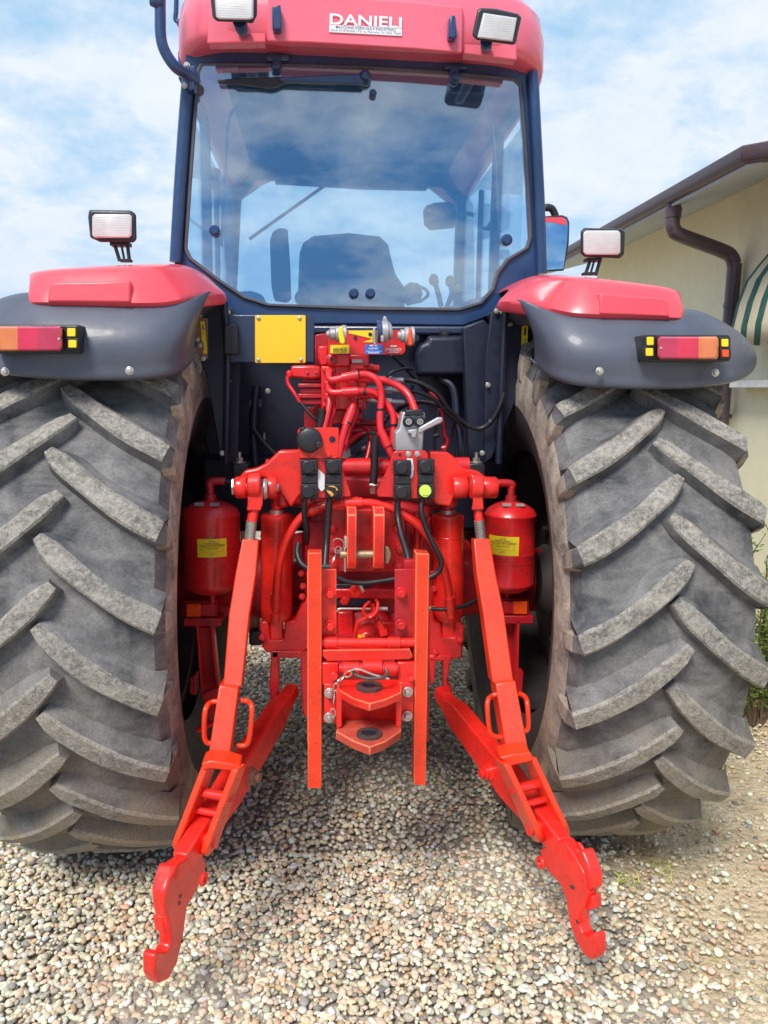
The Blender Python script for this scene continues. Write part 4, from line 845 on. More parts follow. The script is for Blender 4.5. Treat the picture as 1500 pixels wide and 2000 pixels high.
for xs, par in ((((460, 482), (521, 541)), la), (((884, 911), (939, 970)), ra)):
    for a, b in xs:
        mb = MB(); mb.lathe(P(a, 952, -.46), P(b, 952, -.46)-P(a, 952, -.46), [(0, M(19, -.46)), (.006, M(21, -.46)), ((P(b, 952, -.46)-P(a, 952, -.46)).length-.006, M(21, -.46)), ((P(b, 952, -.46)-P(a, 952, -.46)).length, M(19, -.46))], 24); build('fork_eye', mb, RED2, par)
mb = MB(); mb.cyl(P(452, 952, -.46), P(545, 952, -.46), .014); mb.lathe(P(453, 950, -.46), (1, 0, 0), [(0, M(17, -.46)), (.008, M(17, -.46))], 6); mb.lathe(P(517, 955, -.48), (1, 0, 0), [(-.01, .028), (.0, .033), (.01, .028)], 22); build('lift_pin', mb, STEEL, la, bev=.002)
mb = MB(); mb.cyl(P(905, 952, -.46), P(972, 952, -.46), .014); mb.lathe(P(966, 950, -.46), (1, 0, 0), [(0, M(16, -.46)), (.008, M(16, -.46))], 6); mb.lathe(P(916, 950, -.46), (1, 0, 0), [(0, .026), (.006, .026)], 22); mb.lathe(P(938, 950, -.46), (1, 0, 0), [(0, .026), (.006, .026)], 22); build('lift_pin', mb, STEEL, ra, bev=.002)
# inner pieces behind the lift arms
for q_ in ((545, 590, 552, 900), (848, 885, 880, 930)):
    mb = MB(); mb.pb(q_[0], 895, q_[1], 985, -.38, .06); mb.cyl(P(q_[2], q_[3], -.385), P(q_[2], 990, -.385), .02); build('lift_arm_boss', mb, RED, rs, bev=.008)

# ---- lift cylinders
for x, xt in ((540, 541), (876, 875)):
    mb = MB(); a = P(xt, 1003, -.30); b = P(x, 1212, -.30); r_ = M(31.5, -.30); l = (b-a).length; d = b-a
    mb.lathe(a, d, [(0, r_*.8), (.004, r_*.96), (.012, r_), (.02, r_*.975), (.075, r_*.975), (.077, r_), (.079, r_*.97), (l-.05, r_*.97), (l-.02, r_*.93), (l-.004, r_*.75), (l, r_*.5)], 32)
    cy = build('lift_cylinder', mb, RED2, T, smooth=30)
    mb = MB(); mb.cyl(P(xt, 970, -.30), a, M(11, -.3)); build('cylinder_rod_end', mb, RED, cy)
    mb = MB(); mb.cyl(P(xt, 996, -.30), P(xt, 1004, -.30), M(14, -.3)); build('cylinder_gland', mb, STEEL, cy)
    mb = MB(); mb.pb(x-13, 1205, x+13, 1250, -.32, .05); build('cylinder_eye', mb, RED2, cy, bev=.006)
# lower pivots for cylinders and links
for s, pts1, pts2 in ((-1, [(506, 1222), (512, 1214), (525, 1214), (528, 1250), (553, 1250), (555, 1216), (575, 1212), (590, 1180), (604, 1160), (604, 1285), (575, 1283), (520, 1275), (512, 1265)], None), (1, [(838, 1160), (838, 1290), (870, 1292), (903, 1285), (908, 1225), (900, 1214), (888, 1214), (886, 1245), (864, 1245), (862, 1218), (850, 1212)], None)):
    mb = MB(); mb.pp(pts1, -.33, .12); lb = build('link_bracket', mb, RED, T, bev=.008, seg=3)
    mb = MB()
    for a, b in (((519, 526), (530, 1385)), ((584, 590), (600, 1395))) if s == -1 else (((838, 844), (842, 1400)), ((866, 874), (884, 1380))):
        x0 = a[0]; xb = b[0]
    if s == -1: mb.pp([(530, 1272), (545, 1272), (545, 1350), (540, 1395), (530, 1392), (526, 1340)], -.34, .06); mb.pp([(586, 1272), (604, 1272), (604, 1398), (594, 1402), (590, 1380)], -.34, .06); mb.pb(528, 1272, 604, 1286, -.34, .06)
    else: mb.pp([(838, 1285), (852, 1285), (850, 1330), (842, 1340)], -.34, .06); mb.pp([(866, 1288), (880, 1288), (874, 1330), (882, 1345), (882, 1388), (872, 1392), (868, 1375)], -.34, .06); mb.pb(838, 1280, 884, 1292, -.34, .06)
    build('link_yoke', mb, RED, lb, bev=.005)
    for x, y in (((608-20, 1120), (592, 1145), (590, 1165)) if s == -1 else ((846, 1120), (848, 1150))): bolt(x, y, -.33, .008, RED, lb)
# hoses along the cylinders
hose([(700, 978, -.42), (660, 982, -.42), (625, 990, -.42), (596, 1004, -.42), (572, 1032, -.42), (553, 1075, -.41), (543, 1120, -.40), (539, 1170, -.38), (537, 1215, -.36)], .0135, RED2, ferr=[((622, 991, -.42), (604, 999, -.42)), ((539.5, 1160, -.38), (538, 1185, -.37)), ((538, 1195, -.37), (537, 1212, -.36))])
hose([(665, 985, -.43), (700, 982, -.43), (735, 984, -.43), (775, 997, -.43), (815, 1025, -.43), (846, 1062, -.42), (866, 1108, -.41), (876, 1155, -.39), (881, 1205, -.37)], .0135, RED2, ferr=[((672, 984, -.43), (708, 982, -.43)), ((877, 1165, -.385), (880, 1195, -.37))])
mb = MB(); mb.cyl(P(645, 986, -.43), P(672, 985, -.43), .017, n=6); mb.pb(600, 978, 640, 995, -.40, .04); build('hose_union', mb, RED2, T, bev=.002)
hose([(790, 1000, -.40), (815, 1018, -.40), (838, 1045, -.40)], .009, RED2)
hose([(812, 1000, -.34), (815, 1050, -.34), (812, 1090, -.34)], .011, RED); hose([(838, 1010, -.33), (826, 1050, -.33), (820, 1080, -.33)], .008, RED)
BH([(838, 1189, -.36), (870, 1190, -.38), (905, 1184, -.36), (935, 1170, -.32)], .007)
mb = MB(); mb.cyl(P(838, 1189, -.36), P(849, 1189, -.36), .009); build('cable_end', mb, BRASS, T)
BH([(845, 1000, -.28), (905, 1040, -.15), (925, 1065, -.1), (930, 1080, -.1)], .008)

# ---- air tanks
def tank(cx, y0, y1, rp, Y, lab, lx0, lx1, ly0, ly1):
    top = P(cx, y0, Y); bot = P(cx, y1, Y); r_ = M(rp, Y)*.985; H = top.z-bot.z; c = Vector((top.x, Y, bot.z))
    mb = MB(); mb.lathe(c, (0, 0, 1), [(0, r_*.12), (.008, r_*.55), (.022, r_*.86), (.036, r_*.99), (.040, r_*1.012), (.046, r_*1.012), (.048, r_), (H*.36, r_), (H*.362, r_*1.008), (H*.37, r_*1.008), (H*.372, r_), (H*.44, r_), (H*.442, r_*1.006), (H*.447, r_*1.006), (H*.45, r_), (H-.056, r_), (H-.054, r_*1.012), (H-.048, r_*1.012), (H-.044, r_*.985), (H-.028, r_*.88), (H-.012, r_*.6), (H-.003, r_*.3), (H, r_*.1)], 48)
    t = build('air_tank', mb, RED, T, smooth=30)
    mb = MB(); s_ = 1 if cx > 700 else -1
    mb.cyl(c+Vector((0, 0, H-.005)), c+Vector((0, 0, H+.018)), .02, n=12); mb.cyl(c+Vector((0, 0, H+.015)), c+Vector((0, 0, H+.05)), .013)
    mb.tube([c+Vector((0, 0, H+.045)), c+Vector((0, 0, H+.06)), c+Vector((-s_*.03, 0, H+.064)), c+Vector((-s_*.05, 0, H+.062))], .014, 10); build('elbow_fitting', mb, DRED, t, bev=.001)
    mb = MB(); mb.tube([c+Vector((-s_*.05, 0, H+.062)), c+Vector((-s_*.12, .03, H+.062))], .009, 8); build('air_pipe', mb, HOSEB, t)
    mb = MB(); mb.cyl(c+Vector((0, 0, 0)), c+Vector((0, 0, -.03)), .012); mb.torus(c+Vector((.0, -.01, -.045)), (0, 1, 0), .014, .002); build('drain_valve', mb, DRED, t)
    mb = MB(); mb.pb(cx-45, y0+3, cx-22, y0+9, Y-M(rp, Y)*.75, .002); 
    mb.bm.free()
    # label wrapped on the cylinder
    rl = r_+.0012
    def ang(px): 
        p = P(px, (ly0+ly1)/2, Y-r_*.9); return math.asin(max(-.98, min(.98, (p.x-c.x)/rl)))
    a0, a1 = ang(lx0), ang(lx1); zt, zb = P(cx, ly0, Y-r_).z, P(cx, ly1, Y-r_).z
    def wrap(u, v, e=0): a = a0+(a1-a0)*u; return Vector((c.x+(rl+e)*math.sin(a), Y-(rl+e)*math.cos(a), zt+(zb-zt)*v))
    mb = MB(); mb.grid([[wrap(k/10, v) for k in range(11)] for v in (0, 1)]); build('tank_label', mb, YELL, t, smooth=60)
    def bend(p): return wrap(p.x, -p.z, .0008)
    for txt, u0, u1, v, h in (('NOTICE', .40, .60, .10, .07), ('DRAIN DAILY', .24, .76, .20, .085), ('TÄGLICH ENTLEEREN', .08, .92, .31, .09), ('SEE OPERATOR MANUAL', .28, .72, .50, .05)):
        lettering('lettering', txt, Vector((u0, 0, -v)), Vector((u1, 0, -v)), h, INK, t, bend=bend, thick=0, bold=.008)
    for u0, u1, v0, v1 in ((.16, .86, .45, .458), (.16, .86, .70, .708), (.16, .168, .45, .70), (.852, .86, .45, .70), (.0, .16, .54, .548), (.45, .55, .80, .82), (.42, .46, .84, .87), (.54, .58, .78, .81)):
        mb = MB(); mb.grid([[wrap(u0+(u1-u0)*k/6, v, .0006) for k in range(7)] for v in (v0, v1)]); build('label_print', mb, INK, t)
    for k in range(2):
        mb = MB(); a = (-.5, .35)[k]; q = c+Vector((math.sin(a)*r_*.62, -math.cos(a)*r_*.62, H-.008)); mb.box(q, (.03, .018, .003), Matrix.Rotation(R(24), 3, 'X')); build('tank_tag', mb, ALU, t)
    return t
tank(411, 976, 1160, 55.5, -.22, 1, 386, 442, 1053, 1089)
tank(998, 978, 1158, 51, -.16, 1, 960, 1012, 1049, 1086)
# tank bracket, reflectors, step hangers
for s, rx0, rx1, bx0, bx1, by, Y in ((-1, 364, 392, 392, 420, 1206, -.24), (1, 1003, 1030, 985, 1003, 1201, -.20)):
    mb = MB(); mb.pb(min(rx0, bx0)-4, by-32, max(rx1, bx1)+4, by+2, Y+.02, .05); mb.pb(min(rx0, bx0)-6, by+2, max(rx1, bx1)+12, by+18, Y, .08); hb = build('reflector_bracket', mb, DRED, T, bev=.004)
    mb = MB(); mb.rb(rx0, by-26, rx1, by-1, 2, Y, .016); build('reflector', mb, OREFL, hb, bev=.002)
    mb = MB(); mb.pb(bx0, by-26, bx1, by-2, Y+.004, .016); build('bracket_pad', mb, DRED, hb, bev=.003)
mb = MB(); mb.pp([(383, 1222), (387, 1222), (398, 1358), (393, 1360)], -.24, .05); mb.pp([(411, 1222), (416, 1222), (428, 1345), (423, 1350)], -.24, .05); sh = build('stabiliser_hanger', mb, RED, T, bev=.001)
mb = MB(); mb.pp([(388, 1225), (412, 1225), (426, 1350), (400, 1360)], -.19, .02); mb.pp([(393, 1356), (430, 1342), (436, 1372), (422, 1420), (404, 1400)], -.30, .03); mb.pb(376, 1320, 384, 1358, -.26, .05); build('stabiliser', mb, DRED, T, bev=.004)
mb = MB(); mb.cyl(P(384, 1427, -.4), P(420, 1410, -.4), .009); mb.pb(372, 1325, 377, 1356, -.26, .03); build('stabiliser_pin', mb, RED, T)
mb = MB(); mb.pp([(1010, 1214), (1015, 1214), (1012, 1345), (1006, 1345)], -.2, .05); mb.pp([(1012, 1310), (1022, 1312), (1020, 1350), (1010, 1352)], -.22, .04); build('stabiliser_hanger', mb, RED, T, bev=.001)
mb = MB(); mb.pp([(985, 1214), (1006, 1214), (1000, 1345), (985, 1350)], -.14, .02); build('stabiliser', mb, DRED, T, bev=.004)
mb = MB(); mb.rb(441, 1168, 505, 1238, 8, -.05, .1); build('oil_filter', mb, CARD, T, bev=.012)
mb = MB(); mb.rb(486, 1234, 512, 1262, 6, -.10, .08); build('rubber_buffer', mb, BLACK, T, bev=.008)
mb = MB(); mb.ptube([(452, 1150, -.1), (449, 1165, -.1), (447, 1172, -.1)], .006, 8); build('cable', mb, HOSEB, T)
for q_ in ((350, 1120, 470, 1206, -.10, .06), (945, 1075, 1068, 1195, -.03, .05)):
    mb = MB(); mb.pb(*q_); build('axle_end_plate', mb, DRED, T, bev=.01)

for x_, y_ in ((612, 1005), (628, 1000), (612, 1210), (606, 1240), (800, 1010), (820, 1004), (848, 1060), (850, 1180), (826, 1240), (815, 1262), (640, 1200), (650, 1230), (770, 1205)): bolt(x_, y_, -.285 if x_ not in (640, 650, 770) else -.37, .009, DRED, cc, .010)
for x_, y_ in ((513, 1245), (600, 1262), (898, 1250), (850, 1275)): bolt(x_, y_, -.335, .009, RED, T, .009)
for x0_, x1_ in ((596, 602), (848, 854)):
    mb = MB(); mb.pb(x0_, 1040, x1_, 1200, -.30, .03); build('casting_rib', mb, DRED, cc, bev=.006)
mb = MB(); mb.pp([(650, 1262), (790, 1262), (786, 1300), (655, 1300)], -.50, .15); build('drawbar_frame', mb, DRED, T, bev=.006)
# ---- top-link bracket
mb = MB(); mb.rb(641, 995, 792, 1117, 6, -.375, .04); tb = build('top_link_plate', mb, RED, T, bev=.004)
for x, y in ((650, 1032), (651, 1072), (776, 1032), (781, 1072), (777, 1105), (652, 1105)): bolt(x, y, -.375, .013, RED, tb, .014)
for x0, x1 in ((678, 697), (730, 752)):
    mb = MB(); prof = []
    p0 = P(x0, 993, -.53); p1 = P(x1, 993, -.53); zt = p0.z; zb = P(x0, 1118, -.53).z
    for dy, z in ((.14, zt-.01), (.03, zt), (0, zt-.02), (-.005, zb+.04), (.005, zb+.012), (.03, zb), (.07, zb+.004), (.14, zb+.02)): prof.append(Vector((p0.x, -.53+dy, z)))
    mb.prism(prof, (p1.x-p0.x, 0, 0)); build('top_link_ear', mb, RED2, tb, bev=.004, seg=2, edge=WORN)
mb = MB(); mb.cyl(P(664, 1083, -.50), P(735, 1083, -.50), M(8, -.5)); pin = build('top_link_pin', mb, BRASS, T, bev=.002)
mb = MB(); mb.pp([(672, 1050), (676, 1047), (679, 1052), (678, 1070), (675, 1073), (672, 1066)], -.53, .03); mb.pb(672, 1070, 676, 1118, -.51, .03); build('pin_plate', mb, STEEL, pin, bev=.002)
mb = MB(); mb.pp([(752, 1068), (759, 1069), (764, 1080), (763, 1090), (759, 1101), (752, 1101)], -.515, .03); build('pin_nut', mb, YELL if False else BRASS, pin, bev=.002)
def chain(pts, r, nm='chain'):
    mb = MB(); pts = [P(*p) for p in pts]; segs = []
    for a, b in zip(pts, pts[1:]):
        n = max(1, int((b-a).length/(r*3.0)))
        for k in range(n): segs.append((a+(b-a)*((k+.5)/n), (b-a).normalized()))
    for i, (c, d) in enumerate(segs):
        sd = d.cross(Vector((0, 1, 0))).normalized(); ax = sd if i % 2 else d.cross(sd).normalized()
        mb.torus(c, ax, r, r*.28, 12, 6, sx=1.7, d1=d)
    return build(nm, mb, STEEL, T)
chain([(664, 1068, -.47), (656, 1080, -.49), (648, 1104, -.52)], .0085)
mb = MB(); mb.torus(P(660, 1064, -.45), (.2, 1, 0), .02, .0022); build('chain_ring', mb, STEEL, T)

# ---- pick-up hitch: rails, side plates, clevis
Yr_ = -.77
rl = MB(); rl.pb(601, 1080, 628, 1540, Yr_, .05); railL = build('hitch_rail', rl, ORED, T, bev=.002, edge=WORN)
rl = MB(); rl.pp([(812, 1080), (839, 1082), (832, 1535), (808, 1534)], Yr_, .055); railR = build('hitch_rail', rl, ORED, T, bev=.0035, edge=WORN)
mb = MB(); mb.pb(628.5, 1112, 657, 1412, -.72, .012); mb.pb(600, 1112, 628, 1450, -.715, .02); build('rail_side_plate', mb, RED2, T, bev=.002, edge=WORN)
mb = MB(); mb.pb(771, 1112, 811, 1300, -.72, .012); mb.pb(811, 1090, 838, 1450, -.71, .02); build('rail_side_plate', mb, DRED, T, bev=.002)
mb = MB(); mb.pb(790, 1095, 812, 1250, -.70, .03); build('rail_web', mb, DRED, T, bev=.002)
for x, y, m_ in ((645, 1158, RED2), (645, 1221, RED2), (783, 1157, RED), (783, 1219, RED)): bolt(x, y, -.722, .0125, m_, h=.022)
mb = MB(); mb.cyl(P(629, 1255, -.74), P(811, 1255, -.74), M(9, -.74)); ct = build('cross_tube', mb, RED2, T)
mb = MB(); mb.cyl(P(632, 1255, -.74), P(659, 1255, -.74), M(11.5, -.74)); mb.cyl(P(757, 1255, -.74), P(782, 1255, -.74), M(11.5, -.74)); build('tube_collar', mb, RED2, ct, bev=.002)
mb = MB(); a = [P(x, y, -.76) for x, y in ((630, 1270), (800, 1268), (807, 1283), (800, 1288), (640, 1291), (630, 1282))]; mb.prism(a, (0, .02, 0)); build('latch_bar', mb, RED2, T, bev=.002, edge=WORN)
for a_, b_ in (((629, 1295, 661, 1338), (633, 1336, 657, 1411)), ((777, 1294, 811, 1338), (775, 1333, 808, 1409))):
    mb = MB(); mb.pb(*a_, -.765, .03); mb.pb(*b_, -.77, .035); car = build('clevis_carriage', mb, RED2, T, bev=.003)
for x, y in ((644, 1353), (643, 1401), (796, 1351), (795, 1398)):
    mb = MB(); mb.hexb(P(x, y, -.772), BK, .0115, .018); mb.lathe(P(x, y, -.786), BK, [(0, .006), (.010, .006)], 10); build('carriage_bolt', mb, STEEL, car, bev=.001)
mb = MB(); mb.cyl(P(652, 1316, -.77), P(652, 1322, -.80), .012); build('stop_pin', mb, RED2, car, bev=.002)
mb = MB(); mb.cyl(P(803, 1325, -.772), P(803, 1326, -.785), .008); build('stop_pin', mb, RED2, car, bev=.002)
mb = MB(); mb.cyl(P(662, 1306, -.765), P(777, 1306, -.765), M(12, -.76)); rlr = build('hitch_roller', mb, DRED, T)
mb = MB(); mb.cyl(P(668, 1306, -.765), P(702, 1306, -.765), M(13.5, -.76)); mb.cyl(P(708, 1303, -.765), P(746, 1303, -.765), M(14, -.76)); mb.cyl(P(750, 1306, -.765), P(774, 1306, -.765), M(13.5, -.76)); build('roller_sleeve', mb, RED2, rlr, bev=.003)
zu = .795; zl2 = .688
def hexplate(px_back, px_tip, z, th, mat, nm):
    mb = MB(); pts = [PZ(x, y, z) for x, y in px_back+px_tip]; mb.prism(pts, (0, 0, -th)); return build(nm, mb, mat, T, bev=.003, edge=WORN)
up = hexplate([(664, 1326), (776, 1326)], [(785, 1338), (784, 1352), (752, 1366), (722, 1374), (690, 1364), (656, 1344)], zu, .022, RED2, 'clevis_plate')
lo = hexplate([(665, 1405), (774, 1405)], [(784, 1424), (782, 1428), (752, 1448), (722, 1459), (690, 1447), (656, 1428)], zl2, .024, DUSTY, 'clevis_plate')
mb = MB(); mb.pb(660, 1345, 780, 1432, -.785, .02); build('clevis_back', mb, RED2, T, bev=.003)
for q_ in ([(657, 1350), (668, 1354), (668, 1420), (657, 1424)], [(773, 1354), (785, 1350), (784, 1424), (773, 1420)]):
    mb = MB(); mb.pp(q_, -.85, .07); build('clevis_cheek', mb, RED2, T, bev=.003)
for z, x, y, ro, ri, par, m_ in ((zu, 721, 1344, .038, .020, up, GREASY), (zl2, 721, 1436, .034, .021, lo, GREASY)):
    c = PZ(x, y, z); mb = MB(); mb.lathe(c, (0, 0, 1), [(.0, ro), (.008, ro), (.009, ro*.93), (.009, ri), (-.02, ri*.95)], 8 if z == zu else 28, cap=False, a0=.39); build('pin_bushing', mb, m_, par, smooth=25)
    mb = MB(); mb.lathe(c, (0, 0, 1), [(.0045, ri*.99), (.0050, ri*.99)], 24); build('pin_hole', mb, DARK, par)
mb = MB(); mb.ptube([(688, 1311, -.84), (700, 1320, -.85), (720, 1325, -.86), (748, 1323, -.86), (757, 1316, -.85), (754, 1307, -.84)], .0055, 8); clip = build('linch_clip', mb, GREASY, T)
mb = MB(); mb.ptube([(685, 1310, -.85), (700, 1307, -.86), (730, 1318, -.86), (760, 1326, -.86)], .003, 8); build('spring_wire', mb, STEEL, clip)
chain([(688, 1311, -.85), (672, 1322, -.84), (658, 1332, -.83), (654, 1352, -.82), (651, 1380, -.82), (649, 1405, -.82)], .0075)

# ---- lift rods
def qtube(rows, nm, m, par, bev=.004):
    """rectangular tube through rows of (left px, right px, y_left, y_right, Y, depth)"""
    mb = MB(); rings = []
    for xl, yl, xr, yr, Y, d in rows:
        a = P(xl, yl, Y); b = P(xr, yr, Y); rings.append([a, b, b+Vector((0, d, -d*.12)), a+Vector((0, d, -d*.12))])
    mb.loft(rings); return build(nm, mb, m, par, bev=bev, seg=3)
def eye(cx, cy, Y, par, toe, tw):
    mb = MB(); x0, x1 = tw
    w = P(x1, cy, Y)-P(x0, cy, Y); o = P(x0, cy, Y); r_ = M(29, Y)*.86
    mb.lathe(o, w, [(0, r_*.9), (.004, r_), (w.length-.004, r_), (w.length, r_*.9)], 28)
    mb.loft([[P(x, y, Y-.025) for x, y in toe], [P(x, y, Y+.025) for x, y in toe]]); return build('rod_eye', mb, RED2, par, bev=.005, seg=3)
for side in (-1, 1):
    if side == -1:
        rod = qtube([(473, 1053, 505, 1055, -.53, .045), (460, 1120, 500, 1122, -.57, .055), (447, 1200, 487, 1202, -.63, .06), (436, 1338, 472, 1342, -.72, .06)], 'lift_rod', ORED, T)
        eye(500, 948, -.50, rod, ((483, 950), (514, 950), (513, 985), (509, 997), (482, 997), (484, 980)), (484, 510))
        mb = MB(); mb.cyl(P(496, 995, -.50), P(492, 1020, -.51), M(10, -.5)); build('rod_neck', mb, RED2, rod)
        a, b = P(491.5, 1018, -.51), P(488, 1054, -.51)
        slv = qtube([(428, 1338, 466, 1344, -.74, .085), (406, 1482, 447, 1487, -.83, .085)], 'rod_sleeve', ORED, rod)
        hl = [[(430, 1370), (412, 1372), (401, 1388), (399, 1435), (404, 1450), (414, 1452)], [(470, 1368), (484, 1370), (492, 1384), (488, 1435), (480, 1455), (462, 1456)]]
        fork_t = [(393, 1492), (410, 1486), (445, 1490), (470, 1498), (466, 1510), (446, 1506), (410, 1502), (396, 1506)]
        legs = [([(392, 1498), (414, 1500), (406, 1560), (391, 1618), (380, 1648), (371, 1650), (374, 1600), (384, 1540)], -.90), ([(427, 1502), (441, 1500), (440, 1560), (430, 1630), (433, 1655), (420, 1655), (414, 1640), (424, 1560)], -.92)]
    else:
        rod = qtube([(925, 1053, 957, 1052, -.53, .045), (931, 1120, 968, 1118, -.57, .055), (944, 1200, 985, 1198, -.63, .06), (962, 1334, 1003, 1330, -.72, .06)], 'lift_rod', ORED, T)
        eye(930, 950, -.50, rod, ((919, 940), (941, 940), (945, 995), (921, 996), (924, 975)), (918, 942))
        mb = MB(); mb.cyl(P(933, 993, -.50), P(936, 1018, -.51), M(9, -.5)); build('rod_neck', mb, RED2, rod)
        a, b = P(935.5, 1016, -.51), P(940, 1053, -.51)
        slv = qtube([(968, 1335, 1007, 1330, -.74, .085), (990, 1474, 1032, 1466, -.83, .085)], 'rod_sleeve', ORED, rod)
        hl = [[(972, 1356), (960, 1360), (952, 1374), (956, 1425), (966, 1438), (984, 1440)], [(1014, 1354), (1026, 1362), (1030, 1376), (1032, 1415), (1029, 1426), (1024, 1428)]]
        fork_t = [(976, 1480), (1000, 1474), (1036, 1470), (1044, 1486), (1020, 1492), (996, 1498)]
        legs = [([(996, 1492), (1012, 1490), (1020, 1540), (1036, 1600), (1034, 1632), (1026, 1645), (1014, 1648), (1014, 1610), (1004, 1560)], -.92), ([(1022, 1488), (1044, 1480), (1052, 1520), (1072, 1600), (1074, 1618), (1062, 1612), (1048, 1580), (1034, 1530)], -.90)]
    mb = MB(); d = b-a; n = 44; prof = []
    for k in range(n+1): prof.append((d.length*k/n, M(9.6, -.5)+(.0014 if k % 4 < 2 else -.0012)))
    mb.lathe(a, d, prof, 18); build('rod_thread', mb, STEEL, rod, smooth=20)
    for h in hl:
        mb = MB(); mb.tube([P(x, y, -.74 if i < 2 else -.77) for i, (x, y) in enumerate(h)], .0075, 10); build('rod_handle', mb, ORED, rod)
    mb = MB(); mb.pp(fork_t, -.90, .07); build('fork_head', mb, ORED, rod, bev=.005, seg=3)

# ---- lower links with hook ends
def lowlink(side):
    if side == -1:
        A = P(572, 1345, -.30); K = P(345, 1700, -1.0)
        az = Vector((K.x-A.x, K.y-A.y, 0)).normalized()
    else:
        A = P(858, 1350, -.30); K = P(1110, 1668, -1.0)
        az = Vector((K.x-A.x, K.y-A.y, 0)).normalized()
    nrm = Vector((az.y, -az.x, 0)); nrm = nrm if nrm.x*side > 0 else -nrm          # outward
    d = K-A; up_ = (Vector((0, 0, 1))-d.normalized()*d.normalized().z).normalized()
    mb = MB(); rings = []
    for t, h, w in ((0, .045, .022), (.10, .05, .024), (.18, .085, .028), (.45, .098, .028), (.62, .105, .028), (.8, .08, .025), (.97, .066, .021)):
        c = A+d*t + up_*(-.004*math.sin(t*3)); rings.append([c+up_*h/2+nrm*w, c-up_*h/2+nrm*w, c-up_*h/2-nrm*w, c+up_*h/2-nrm*w])
    mb.loft(rings); link = build('lower_link', mb, RED2, T, bev=.006, seg=3)
    # hook plate: inner face surveyed in the vertical plane of the link
    p0 = K-nrm*.020
    if side == -1: poly = [(344, 1690), (392, 1655), (405, 1690), (386, 1738), (366, 1774), (359, 1830), (347, 1882), (330, 1914), (312, 1922), (303, 1905), (302, 1868), (308, 1858), (326, 1860), (334, 1846), (332, 1820), (328, 1796), (322, 1775), (322, 1745), (330, 1718)]
    else: poly = [(1052, 1660), (1098, 1640), (1124, 1676), (1140, 1706), (1146, 1740), (1142, 1770), (1131, 1784), (1130, 1806), (1137, 1824), (1150, 1830), (1158, 1822), (1162, 1830), (1163, 1862), (1156, 1876), (1142, 1868), (1126, 1842), (1112, 1804), (1103, 1750), (1092, 1726), (1068, 1700)]
    pts = [PPL(x, y, p0, nrm) for x, y in poly]
    mb = MB(); mb.prism(pts, nrm*.036); hk = build('link_hook', mb, RED2, link, bev=.007, seg=4)
    # latch pieces on the outside of the hook
    def on(px, off): return [PPL(x, y, p0+nrm*off, nrm) for x, y in px]
    if side == -1:
        mb = MB(); mb.prism(on([(328, 1716), (336, 1692), (342, 1688), (346, 1700), (343, 1722), (337, 1748), (330, 1766), (323, 1764), (322, 1740)], .006), nrm*.038); build('hook_latch', mb, RED2, link, bev=.005)
        mb = MB(); mb.prism(on([(318, 1790), (332, 1788), (335, 1818), (322, 1822)], .012), nrm*.03); build('latch_tongue', mb, RED2, link, bev=.004)
        lp_, hs_ = PPL(341, 1690, p0+nrm*.02, nrm), ((352, 1750), (350, 1764), (356, 1838))
        e = P(398, 1717, -1.0)
    else:
        mb = MB(); mb.prism(on([(1126, 1668), (1131, 1660), (1137, 1662), (1148, 1690), (1155, 1712), (1155, 1736), (1147, 1744), (1141, 1726), (1137, 1700)], .006), nrm*.038); build('hook_latch', mb, RED2, link, bev=.005)
        mb = MB(); mb.prism(on([(1140, 1752), (1156, 1750), (1158, 1776), (1144, 1780)], .012), nrm*.03); build('latch_tongue', mb, RED2, link, bev=.004)
        lp_, hs_ = PPL(1133, 1660, p0+nrm*.02, nrm), ((1116, 1732), (1120, 1733), (1128, 1800))
        e = P(1056, 1685, -1.0)
    mb = MB(); mb.torus(lp_, nrm, .012, .005, 16, 8, sx=1.3); build('latch_eyelet', mb, RED2, link)
    for hx_, hy_ in hs_:
        mb = MB(); mb.lathe(PPL(hx_, hy_, p0, nrm), -nrm, [(-.002, .0055), (.0015, .005)], 12); build('hook_rivet', mb, GREASY, link)
    mb = MB(); mb.torus(e, nrm, .012, .006, 16, 8); build('hook_eyelet', mb, RED2, link)
    # fork of the lift rod: two cheeks either side of the link
    ff_ = .86
    c = A+d*ff_
    top = P(436, 1500, -.88) if side == -1 else P(1010, 1488, -.88)
    for q in (1, -1):
        off = nrm*(.033*q)
        mb = MB(); outl = []
        ax_ = (top-c); L_ = ax_.length; ax_ = ax_/L_; sd = az-ax_*az.dot(ax_); sd.normalize()
        for a_, w_ in ((1.06, .030), (.75, .034), (.35, .036), (.05, .040)): outl.append(c+ax_*L_*a_+sd*w_)
        for k in range(7):
            an = math.pi*k/6; outl.append(c+sd*.04*math.cos(an)-ax_*.04*math.sin(an))
        for a_, w_ in ((.05, .040), (.35, .036), (.75, .034), (1.06, .030)): outl.append(c+ax_*L_*a_-sd*w_)
        mb.prism([p+off for p in outl], nrm*(.020*q)); build('fork_cheek', mb, ORED, link, bev=.005, seg=3)
    for t_, q_ in ((ff_, 1),):
        mb = MB(); mb.cyl(c-nrm*.058, c+nrm*.058, .018); build('fork_pin', mb, RED2, link, bev=.002)
    c2 = c+ax_*L_*.62
    mb = MB(); mb.cyl(c2-nrm*.056, c2+nrm*.056, .013); mb.cyl(c2-ax_*.05-nrm*.053, c2-ax_*.05+nrm*.053, .009); build('fork_pin', mb, RED2, link, bev=.002)
    # pivot bolt half-way on the link
    c3 = A+d*.52-up_*.02 - nrm*.026
    mb = MB(); mb.lathe(c3, -nrm, [(0, .028), (.006, .028), (.007, .022), (.02, .022)], 18); mb.lathe(c3, -nrm, [(.02, .014), (.034, .014)], 6); build('pivot_bolt', mb, BROWN if side == -1 else RED2, link, bev=.001)
